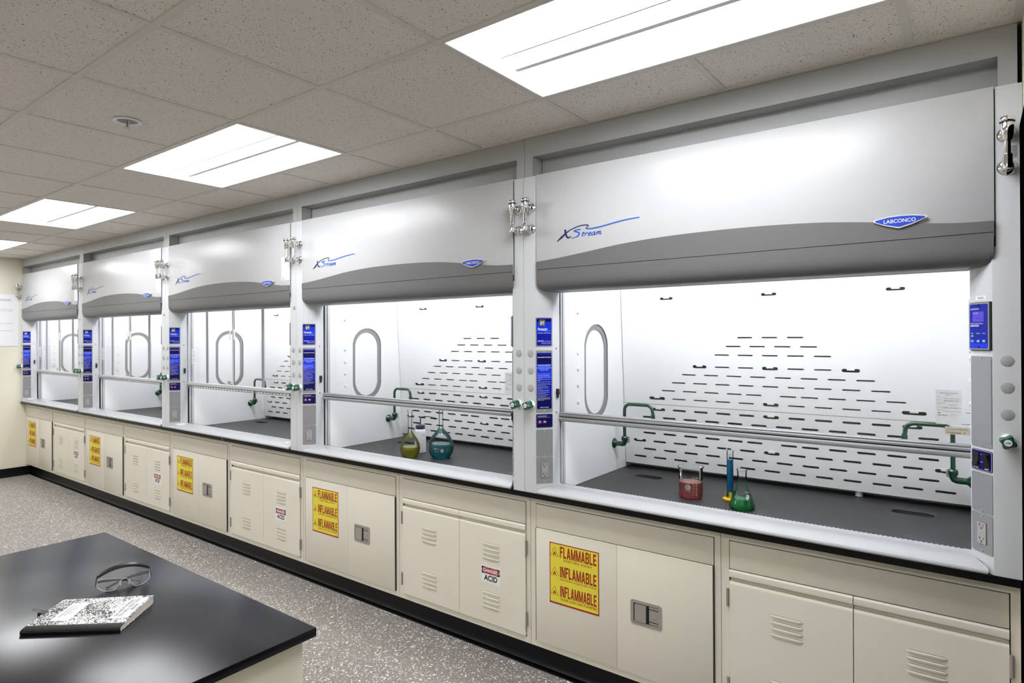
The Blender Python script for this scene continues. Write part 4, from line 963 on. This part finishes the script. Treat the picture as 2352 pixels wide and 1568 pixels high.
def glassware():
    # beaker
    x, y = .672, .394; R = .0535; H = .142
    prof = [(.001, WT), (R-.012, WT), (R-.004, WT+.003), (R, WT+.011), (R, WT+H-.012), (R+.001, WT+H-.006), (R+.005, WT+H)]
    r = root('glass_beaker', (x, y, WT), 'large glass beaker of red liquid with white graduation marks', 'beaker'); O = Vector((x, y, WT))
    b = MB(); b.lathe((x, y, 0), prof, 'lab_glass', n=48, cap0=False, cap1=False)
    # pouring lip drawn out of the rim
    for i in range(len(b.v)):
        v = b.v[i]; t = math.atan2(v.y-y, v.x-x)-(CAMA(x, y)-math.radians(105)); t = (t+math.pi) % (2*math.pi)-math.pi
        k = max(0, (v.z-(WT+H-.014))/.014)
        if k > 0 and abs(t) < .5: s_ = k*.0085*(1+math.cos(t/.5*math.pi))/2*1.4; d = Vector((v.x-x, v.y-y, 0)).normalized(); b.v[i] = v+d*s_
    b.tube([(x+(R+.005)*math.cos(a), y+(R+.005)*math.sin(a), WT+H) for a in [2*math.pi*i/40 for i in range(40)]], .0014, 'lab_glass', n=8, closed=True); b.build('glass_wall', r, O)
    b = MB(); b.lathe((x, y, 0), liquid_in(prof[:5], WT+.073), 'liquid_red', n=48, cap0=False, cap1=False); b.build('liquid', r, O)
    b = MB(); a = CAMA(x, y)
    b.text(FLAT, '1000 mL', -.030, WT+.079, .0065, 'plug_white', w=.034, bold=.03, d=0); b.text(FLAT, 'KIMAX', -.022, WT+.0725, .0035, 'plug_white', w=.022, d=0)
    hexa(b, -.014, WT+.0545, .0155); b.text(FLAT, 'NO. 14000', -.025, WT+.034, .0035, 'plug_white', w=.024, d=0)
    b.rr(FLAT, .0085, WT+.02, .0092, WT+.104, 0, 0, 'plug_white')
    for i in range(18): b.rr(FLAT, .009, WT+.02+i*.0049, .0135 if i % 2 else .016, WT+.0208+i*.0049, 0, 0, 'plug_white')
    for i in range(9): b.text(FLAT, str(100*(i+1)), .021, WT+.018+i*.0098, .0048, 'plug_white', w=.009, bold=.04, d=0)
    wrap(b, 0, (x, y), interp(prof), a); b.build('graduation_marks', r, O)
    # graduated cylinder
    x, y = .838, .442; O = Vector((x, y, WT)); r = root('graduated_cylinder', O, 'tall thin glass cylinder of blue liquid on a yellow foot', 'graduated cylinder')
    prof = [(.013, WT+.012), (.0145, WT+.014), (.0145, WT+.222), (.0155, WT+.228), (.019, WT+.233)]
    b = MB(); b.lathe((x, y, 0), prof, 'lab_glass', n=32, cap1=False)
    for i in range(len(b.v)):
        v = b.v[i]; t = math.atan2(v.y-y, v.x-x)-(CAMA(x, y)+math.radians(80)); t = (t+math.pi) % (2*math.pi)-math.pi
        if v.z > WT+.230 and abs(t) < .7: b.v[i] = v+Vector((v.x-x, v.y-y, 0)).normalized()*.006*(1+math.cos(t/.7*math.pi))/2
    b.build('glass_wall', r, O)
    b = MB(); b.lathe((x, y, 0), [(.0001, WT+.018), (.0132, WT+.018), (.0132, WT+.186), (.0001, WT+.186)], 'liquid_blue', n=32, cap0=False, cap1=False); b.build('liquid', r, O)
    b = MB(); b.text(FLAT, 'KIMAX', -.006, WT+.207, .006, 'text_grey', w=.012, d=0); b.text(FLAT, '500', -.006, WT+.198, .005, 'text_grey', w=.011, d=0)
    for i in range(22): b.rr(FLAT, .004, WT+.03+i*.0072, .009 if i % 5 else .012, WT+.0304+i*.0072, 0, 0, 'logo_navy')
    wrap(b, 0, (x, y), lambda z: .0145, CAMA(x, y)); b.build('graduation_marks', r, O)
    b = MB(); b.lathe((x, y, 0), [(.034, WT), (.035, WT+.006), (.032, WT+.011), (.018, WT+.013)], 'yellow_plastic', n=6, phase=.3)
    for i in range(3):
        t = .9+i*2*math.pi/3; c = Vector((x+.0185*math.cos(t), y+.0185*math.sin(t), 0)); F_ = Fr(c, (-math.sin(t), math.cos(t), 0), (0, 0, 1)); b.poly(F_, [(-.007, WT+.011), (.007, WT+.011), (.006, WT+.040), (-.006, WT+.040)], -.0015, .0015, 'yellow_plastic')
    b.build('foot', r, O, 'yellow plastic foot')
    # Erlenmeyer flask
    x, y = .921, .338; O = Vector((x, y, WT)); r = root('conical_flask', O, 'conical glass flask of green liquid with a narrow neck', 'flask')
    prof = [(.001, WT), (.044, WT), (.0515, WT+.006), (.053, WT+.015), (.049, WT+.028), (.0215, WT+.106), (.0195, WT+.118), (.0195, WT+.158), (.0205, WT+.164), (.0225, WT+.168)]
    b = MB(); b.lathe((x, y, 0), prof, 'lab_glass', n=44, cap0=False, cap1=False); b.tube([(x+.0225*math.cos(a), y+.0225*math.sin(a), WT+.168) for a in [2*math.pi*i/28 for i in range(28)]], .0013, 'lab_glass', n=8, closed=True); b.build('glass_wall', r, O)
    b = MB(); b.lathe((x, y, 0), liquid_in(prof[:6], WT+.046), 'liquid_green', n=44, cap0=False, cap1=False); b.build('liquid', r, O)
    b = MB(); hexa(b, .024, WT+.058, .010); b.text(FLAT, 'KIMAX 500', .012, WT+.074, .004, 'plug_white', w=.02, d=0); b.text(FLAT, '500', .015, WT+.045, .004, 'plug_white', w=.012, d=0)
    wrap(b, 0, (x, y), interp(prof), CAMA(x, y)); b.build('graduation_marks', r, O)
    # two volumetric flasks
    def vol(x, y, R, H, HN, rn, zl, nm, lab, lq, mk, mtxt):
        O = Vector((x, y, WT)); r = root('volumetric_flask', O, lab, 'flask')
        prof = [(.001, WT+.001), (R*.62, WT), (R*.86, WT+H*.10), (R*.985, WT+H*.26), (R, WT+H*.40), (R*.93, WT+H*.56), (R*.70, WT+H*.76), (R*.42, WT+H*.90), (rn*1.5, WT+H*.975), (rn*1.08, WT+H*1.03), (rn, WT+H*1.09), (rn, WT+HN-.012), (rn*1.25, WT+HN-.008), (rn*1.25, WT+HN)]
        P = [tuple(q) for q in smooth(prof[1:10], 3)]; prof = [prof[0]]+P+prof[10:]
        b = MB(); b.lathe((x, y, 0), prof, 'lab_glass', n=44, cap0=False, cap1=False); b.tube([(x+rn*1.25*math.cos(a), y+rn*1.25*math.sin(a), WT+HN) for a in [2*math.pi*i/24 for i in range(24)]], .001, 'lab_glass', n=6, closed=True); b.build('glass_wall', r, O)
        b = MB(); b.lathe((x, y, 0), liquid_in(prof, WT+zl), lq, n=44, cap0=False, cap1=False); b.build('liquid', r, O)
        b = MB()
        if mk: hexa(b, .006, WT+H*.30, .013); b.text(FLAT, mtxt, -.046, WT+H*.345, .008, 'plug_white', w=.034, bold=.03, d=0); b.text(FLAT, 'KIMAX', -.040, WT+H*.26, .005, 'plug_white', w=.026, d=0); b.text(FLAT, 'TC 20 C', .032, WT+H*.31, .004, 'plug_white', w=.018, d=0); b.text(FLAT, 'USA', .034, WT+H*.25, .004, 'plug_white', w=.012, d=0)
        else: b.text(FLAT, 'VOLUMETRIC 1000 mL', -.036, WT+H*.24, .006, 'text_black', w=.070, d=0)
        wrap(b, 0, (x, y), interp(prof), CAMA(x, y)); b.build('graduation_marks', r, O)
        return r
    vol(-1.112, .322, .0615, .150, .290, .0125, .062, 'y', 'round-bellied glass flask of yellow liquid with a tall neck', 'liquid_yellow', False, '')
    vol(-.936, .418, .0785, .178, .345, .0135, .086, 'b', 'larger round glass flask of teal liquid with a tall neck', 'liquid_teal', True, '2000 mL')
    # wash bottle
    x, y = -1.160, .462; O = Vector((x, y, WT)); r = root('wash_bottle', O, 'white plastic wash bottle with a dark cap and bent black tube', 'bottle')
    b = MB(); b.lathe((x, y, 0), [(.033, WT), (.0365, WT+.003), (.0365, WT+.135), (.034, WT+.146), (.029, WT+.152), (.025, WT+.155)], 'bottle_plastic', n=36); b.build('body', r, O)
    b = MB(); b.lathe((x, y, 0), [(.029, WT+.153), (.0295, WT+.156), (.0295, WT+.176), (.027, WT+.179), (.006, WT+.181)], 'cap_blue', n=36); b.build('cap', r, O, 'dark blue screw cap')
    d = Vector((.80, .60, 0)); c = Vector((x, y, 0))
    pts = [c+Vector((0, 0, WT+.178)), c+Vector((0, 0, WT+.215)), c+d*.004+Vector((0, 0, WT+.226)), c+d*.014+Vector((0, 0, WT+.231)), c+d*.03+Vector((0, 0, WT+.233)), c+d*.06+Vector((0, 0, WT+.232)), c+d*.09+Vector((0, 0, WT+.226)), c+d*.105+Vector((0, 0, WT+.221))]
    b = MB(); b.tube(pts, [.0035, .0035, .0034, .0032, .003, .0026, .002, .0016], 'rubber_dark', n=10); b.build('spout_tube', r, O, 'black bent tube')
    b = MB(); b.rr(FLAT, -.006, WT+.055, .032, WT+.125, 0, 0, 'white'); b.text(FLAT, 'WASH BOTTLE', .002, WT+.116, .006, 'logo_blue', w=.028, d=.0002); b.text(FLAT, 'DEIONIZED', .006, WT+.106, .004, 'logo_blue', w=.024, d=.0002)
    for z in (WT+.103, WT+.040): b.rr(FLAT, -.002, z, .036, z+.0008, 0, 0, 'logo_blue')
    for s_ in ((.018, .078, .034, .098), (.034, .098, .050, .078), (.018, .078, .034, .058)): 
        q = Vector((s_[2]-s_[0], s_[3]-s_[1])).normalized()*.0007; b.poly(FLAT, [(s_[0]-q.y, WT+s_[1]+q.x), (s_[2]-q.y, WT+s_[3]+q.x), (s_[2]+q.y, WT+s_[3]-q.x), (s_[0]+q.y, WT+s_[1]-q.x)], 0, 0, 'text_black')
    wrap(b, 0, (x, y), lambda z: .0368, CAMA(x, y)+.15); b.build('printed_label', r, O)
glassware()

# ------------------------------------------------------------------ papers
def papers():
    def cert(k, lab):
        O = Vector((1.663-k*W, .1345, 1.31)); b = MB(); F = Fr((-k*W, .1345, 0), (1, 0, 0), (0, 0, 1)); x0, x1, z0, z1 = 1.6265, 1.6985, 1.324, 1.441
        b.rr(F, x0, z0, x1, z1, 0, .0003, 'translucent_sheet'); t = 'text_grey'
        b.text(F, 'CERTIFICATE OF COMPLIANCE', (x0+x1)/2, 1.4285, .0028, 'text_black', w=.050, align='c', d=.0006); b.text(F, 'ASHRAE 110', (x0+x1)/2, 1.4225, .0026, 'text_black', w=.020, align='c', d=.0006)
        for s_, z, xa in (('LAB#:', 1.4145, .021), ('HOOD#:', 1.4045, .021), ('FACE VELOCITY:', 1.395, .037), ('AIRFLOW:', 1.3905, .037), ('DATE TESTED:', 1.381, .021), ('SIGNATURE:', 1.371, .021)):
            b.text(F, s_, x0+.003, z, .0022, t, w=.0016*len(s_)+.002, d=.0006); b.rr(F, x0+xa, z-.0028, x0+(.070 if xa < .03 else .054), z-.0022, .0003, .0005, 'text_black')
        b.text(F, 'ENC-20-G-185', x0+.024, 1.4035, .0035, t, w=.04, shear=.4, d=.0006); b.text(F, 'Nov 19 2012', x0+.024, 1.380, .0035, t, w=.038, shear=.4, d=.0006)
        b.text(F, 'FPM', x0+.056, 1.3935, .0022, t, d=.0006); b.text(F, 'CFM', x0+.056, 1.3885, .0022, t, d=.0006)
        b.text(F, 'AIR TECH', x0+.005, 1.352, .0045, 'text_black', w=.028, d=.0006); b.disc(F, x0+.010, 1.362, .0035, .0003, .0005, t, 16, .002)
        for i in range(3): b.text(F, '7217 N. Town Ave', x0+.040, 1.358-.0055*i, .0022, t, w=.024-.004*i, d=.0006)
        o = b.build('paper_certificate', None, O); tag(o, lab, 'paper')
    cert(0, 'small translucent compliance certificate stuck on the glass of the nearest hood')
    cert(1, 'small compliance certificate on the glass of the second hood, beside green knobs')
    labs = ['tall white form taped to the header of the middle hood', 'tall white form taped to the header of the fourth hood from the right', 'tall white form taped to the header of the farthest hood']
    for i, k in enumerate((2, 3, 4)):
        x0 = (1.688, 1.692, 1.700)[i]-k*W; x1 = x0+.096; z0, z1 = 2.016, 2.170; O = Vector(((x0+x1)/2, -.007, z0)); F = Fr((0, -.0066, 0), (1, 0, 0), (0, 0, 1)); b = MB()
        b.rr(F, x0, z0, x1, z1, 0, .0004, 'paper'); b.text(F, 'INSPECTION', (x0+x1)/2, z1-.013, .005, 'text_grey', w=.05, align='c', d=.0007)
        for j in range(9):
            z = z1-.028-j*.0115; b.text(F, 'Date checked', x0+.006, z, .0035, 'text_grey', w=.026, d=.0007); b.rr(F, x0+.038, z, x1-.008, z+.0006, .0004, .0006, 'text_grey')
        b.rr(F, x0+.01, z0+.006, x0+.03, z0+.016, .0004, .0006, 'plug_grey')
        o = b.build('paper_form', None, O); tag(o, labs[i], 'paper', 'paper forms on the hood headers')
    # notice on the end wall
    Fw = Fr((XL+.0015, 0, 0), (0, 1, 0), (0, 0, 1)); b = MB(); y0, y1, z0, z1 = -.63, -.022, 1.545, 2.156
    b.rr(Fw, y0, z0, y1, z1, 0, .003, 'paper')
    b.text(Fw, 'Hazardous Waste from Labs', -.235, 2.085, .018, 'text_black', w=.28, align='c', d=.0034); b.rr(Fw, -.375, 2.078, -.095, 2.080, .003, .0033, 'text_black')
    ln = [('No liquids or wet paper towels', 'red', 2.04), ('', '', 0), ('Report any problem to security, 800 customers', 'text_grey', 1.972), ('and the building hotline 24/7, 3 in each lobby', 'text_grey', 1.955), ('Do not use as needles', 'red', 1.852), ('or sharps', 'text_grey', 1.836), ('Do not mix red caps, no flip waste', 'red', 1.806), ('Full boxes go to lab coordinator', 'text_grey', 1.770), ('Store waste provided in a designated', 'text_grey', 1.722), ('No waste and/or placement', 'red', 1.674), ('without lab ranking', 'text_grey', 1.657)]
    for t, m_, z in ln:
        if t: b.text(Fw, t, -.58, z, .011, m_, w=.0108*len(t) if len(t) < 34 else .5, d=.0034)
        if m_ == 'red': b.rr(Fw, -.58, z-.003, -.58+.0108*len(t), z-.002, .003, .0033, 'red')
    o = b.build('wall_notice', None, Vector((XL+.0015, -.33, 1.545))); tag(o, 'large white notice with red and black lines on the cream end wall', 'notice')
papers()

# ------------------------------------------------------------------ island bench with notebook and glasses
def island():
    O = Vector((-.21, -2.15, 0)); r = root('lab_island', O, 'black-topped island bench with a beige base in the lower left corner', 'lab bench')
    b = MB(); b.box(-.849, .4295, -2.80, -1.5045, .888, .910, 'epoxy', .0022); b.build('countertop', r, O)
    b = MB(); b.box(-.825, .4065, -2.77, -1.5290, .10, .888, 'beige', .0015); b.build('cabinet_body', r, O)
    b = MB(); b.box(-.80, .375, -2.75, -1.56, .0, .10, 'cove'); b.build('toe_kick', r, O)
    # notebook
    A = Vector((-.1145, -1.9605, .9102)); e1 = Vector((.756, .6543, 0)).normalized(); e2 = Vector((-e1.y, e1.x, 0)); Lh, Wd = .2345, .168
    O = A+e1*Lh/2+e2*Wd/2; r = root('notebook', O, 'black and white marbled composition notebook with two white labels', 'notebook')
    def top(a, q): # height of the upper cover: thin at the spine, swollen at the fore edge on the right
        u = q/Wd; w = a/Lh
        return .0105+.0105*(1-(1-u)**2)*(.55+.45*w)+(.0015*math.sin(u*math.pi))
    def surf(b, a0, a1, q0, q1, off, m, na=10, nb=10, under=False):
        V = [A+e1*(a0+(a1-a0)*i/na)+e2*(q0+(q1-q0)*j/nb)+Vector((0, 0, (top(a0+(a1-a0)*i/na, q0+(q1-q0)*j/nb)+off))) for i in range(na+1) for j in range(nb+1)]
        b.add(V, [(i*(nb+1)+j, (i+1)*(nb+1)+j, (i+1)*(nb+1)+j+1, i*(nb+1)+j+1) for i in range(na) for j in range(nb)], m)
    def slab(b, a0, a1, q0, q1, o0, o1, m, na=10, nb=10, flat0=False):
        k = len(b.v); surf(b, a0, a1, q0, q1, o1, m, na, nb); k2 = len(b.v); n = k2-k
        low = []
        for v in b.v[k:k2]: low.append(Vector((v.x, v.y, A.z+o0)) if flat0 else v-Vector((0, 0, o1-o0)))
        ring = [i*(nb+1) for i in range(na+1)]+[na*(nb+1)+j for j in range(1, nb+1)]+[i*(nb+1)+nb for i in range(na-1, -1, -1)]+[j for j in range(nb-1, 0, -1)]
        b.add(b.v[k:k2]+low, [(ring[i], ring[(i+1) % len(ring)], n+ring[(i+1) % len(ring)], n+ring[i]) for i in range(len(ring))]+[(n+i*(nb+1)+j, n+i*(nb+1)+j+1, n+(i+1)*(nb+1)+j+1, n+(i+1)*(nb+1)+j) for i in range(na) for j in range(nb)], m)
    b = MB(); slab(b, .0, Lh, .016, Wd, -.0010, .0, 'marbled'); b.build('cover', r, O, 'marbled black and white cover')
    b = MB(); slab(b, .0015, Lh-.0012, .004, Wd-.002, .001, -.0012, 'page', flat0=True); b.build('pages', r, O, 'cream page block')
    b = MB(); b.add([A+e1*a+e2*q+Vector((0, 0, .0001 if z == 0 else .0010)) for a in (0, Lh) for q in (0.004, Wd) for z in (0, 1)], [(0,1,3,2), (4,6,7,5), (0,4,5,1), (2,3,7,6), (0,2,6,4), (1,5,7,3)], 'marbled'); b.build('back_cover', r, O)
    b = MB(); sp = [(.022, .0004), (.022, .0), (.002, .0001), (.0, .002), (-.0005, .006), (.001, .0095), (.005, .0112)]
    pts_ = [(.0, .0012), (-.0006, .006), (.0012, .0098), (.006, .0115)]
    V = []
    for a in (-.0003, Lh+.0003):
        for q, z in [(.021, .00005), (.002, .00005)]+pts_: V.append(A+e1*a+e2*q+Vector((0, 0, z)))
        V.append(A+e1*a+e2*.021+Vector((0, 0, top(a, .021)+.0006)))
    n = 7; b.add(V, [(i, i+1, n+i+1, n+i) for i in range(n-1)], 'cloth_black'); b.build('spine_tape', r, O, 'black cloth spine tape')
    def sheet(name, a0, a1, q0, q1, lines):
        b = MB(); slab(b, a0, a1, q0, q1, .0, .0004, 'paper', 4, 6)
        for t, aa, h_, w_ in lines:
            k0 = len(b.v); b.text(Fr((0, 0, 0), (1, 0, 0), (0, 1, 0)), t, 0, 0, h_, 'text_grey', w=w_, align='c', d=0)
            for i in range(k0, len(b.v)):
                v = b.v[i]; q = (q0+q1)/2+v.x; a_ = aa-v.y; b.v[i] = A+e1*a_+e2*q+Vector((0, 0, top(a_, q)+.0009))
        b.build(name, r, O, 'white paper label')
    sheet('title_label', .043, .088, .041, .137, [('FUME HOOD LOG', .057, .005, .06), ('INTERNATIONAL', .066, .004, .05), ('(2012-2013)', .074, .004, .036)])
    sheet('reminder_label', .184, .2285, .042, .155, [('DO NOT FORGET', .199, .0085, .092), ('TO FILL OUT LOG', .2115, .0085, .098), ('BOOK', .2235, .0085, .032)])
    # binder clip on the short edge
    c = A+e1*(-.004)+e2*.088; O2 = Vector((c.x, c.y, .911)); r2 = root('binder_clip', O2, 'tiny black binder clip with a wire loop, on the notebook edge', 'binder clip')
    zt = top(0, .088); b = MB(); Fc = Fr(c, e2, e1)   # u along edge
    for q0, q1 in ((-.0095, .0095),):
        V = [];
        for q in (q0, q1):
            for a_, z in ((.013, zt+.0006), (-.006, zt+.004), (-.007, .0045), (-.006, .0003)): V.append(c+e2*q+e1*a_+Vector((0, 0, z)))
        b.add(V, [(0, 1, 5, 4), (1, 2, 6, 5), (2, 3, 7, 6), (0, 3, 2, 1), (4, 5, 6, 7), (0, 4, 7, 3)], 'black_plastic')
    b.build('clip_body', r2, O2)
    b = MB(); b.tube([c+e1*.010+e2*-.006+Vector((0, 0, zt+.003)), c+e1*-.006+e2*-.005+Vector((0, 0, zt+.006)), c+e1*-.020+e2*-.0025+Vector((0, 0, zt+.009)), c+e1*-.0245+e2*-.004+Vector((0, 0, zt+.010)), c+e1*-.027+Vector((0, 0, zt+.0105)), c+e1*-.0245+e2*.004+Vector((0, 0, zt+.010)), c+e1*-.020+e2*.0025+Vector((0, 0, zt+.009)), c+e1*-.006+e2*.005+Vector((0, 0, zt+.006)), c+e1*.010+e2*.006+Vector((0, 0, zt+.003))], .0006, 'chrome', n=6); b.build('wire_handle', r2, O2, 'silver wire loop')
    # safety glasses
    u = Vector((.283, .959, 0)).normalized(); n = Vector((.959, -.283, 0)).normalized(); c = Vector((-.2240, -1.684, .9105)); hw = .0655
    def G(s, z, d=0.0): return c+u*(hw*s)+n*(.010-.020*s*s*abs(s)+d-.42*z)+Vector((0, 0, z))
    ztop = lambda s: .0345+.0215*(1-abs(s)**2.2)
    def zbot(s):
        a = abs(s)
        if a < .13: return .0265-.004*(a/.13)**2
        if a < .42: k = (a-.13)/.29; return .0225*(1-k)**1.4*1.0+.001
        return .001+.009*max(0, (a-.62)/.38)**2
    r3 = root('safety_glasses', c, 'clear safety glasses with a black brow bar beside the notebook', 'glasses')
    b = MB(); N = 48; V = []
    for i in range(N+1):
        s = -1+2*i/N; V += [G(s, zbot(s)), G(s, ztop(s))]
    b.add(V, [(2*i, 2*i+2, 2*i+3, 2*i+1) for i in range(N)], 'clear_plastic'); b.build('lens', r3, c)

    mat('clear_edge', (225, 228, 230), .15, trans=.35, ior=1.45)
    b = MB(); b.tube([G(-1, ztop(-1))]+[G(-1+2*i/N, zbot(-1+2*i/N)) for i in range(N+1)]+[G(1, ztop(1))], .0009, 'clear_edge', n=6)
    b.build('lens_rim', r3, c, 'pale clear lens edge')
    b = MB()
    for sx in (-1, 1): b.poly(Fr(G(sx*.17, .017, .003), u, (0, 0, 1)), rrect(-.0028, -.007, .0028, .007, .0025, 3), 0, .002, 'clear_edge')
    b.build('nose_pad', r3, c)
    b = MB(); V = []; Q = [(-.0032, -.0010), (.0030, -.0010), (.0040, .0055), (-.0030, .0085)]
    SS = [-1.07, -1.04]+[-1+2*i/N for i in range(N+1)]+[1.04, 1.07]
    for s in SS:
        z = ztop(max(-1, min(1, s)))-(.0235*((abs(s)-1)/.07) if abs(s) > 1 else 0)
        for d, dz in Q:
            p = G(max(-1.0, min(1.0, s)), z+dz, d); 
            if abs(s) > 1: p += u*(s-math.copysign(1, s))*hw*.9-n*.004
            V.append(p)
    k = len(SS); b.add(V, [(i*4+j, (i+1)*4+j, (i+1)*4+(j+1) % 4, i*4+(j+1) % 4) for i in range(k-1) for j in range(4)]+[(0, 1, 2, 3), (k*4-1, k*4-2, k*4-3, k*4-4)], 'black_plastic'); b.build('brow_bar', r3, c, 'black brow bar')
    for sx in (-1, 1):
        h0 = G(sx, .022)-n*.010; b = MB(); d_ = -sx; bk = .020 if sx < 0 else .028
        P = [h0, h0+u*d_*.012-n*.006+Vector((0, 0, -.001)), h0+u*d_*.045-n*(.006)+Vector((0, 0, -.005)), h0+u*d_*.075-n*(.001)+Vector((0, 0, -.010)), h0+u*d_*.096+n*.006+Vector((0, 0, -.016)), h0+u*d_*.108+n*.012+Vector((0, 0, -.019))]
        P = [p+Vector((0, 0, 0)) for p in P]
        for p in P: p.z = max(p.z, .9125)
        b.tube(P, [.0052, .0052, .0040, .0030, .0030, .0034], 'black_plastic', n=8); b.build('temple_arm', r3, c, 'black folded temple arm')
island()
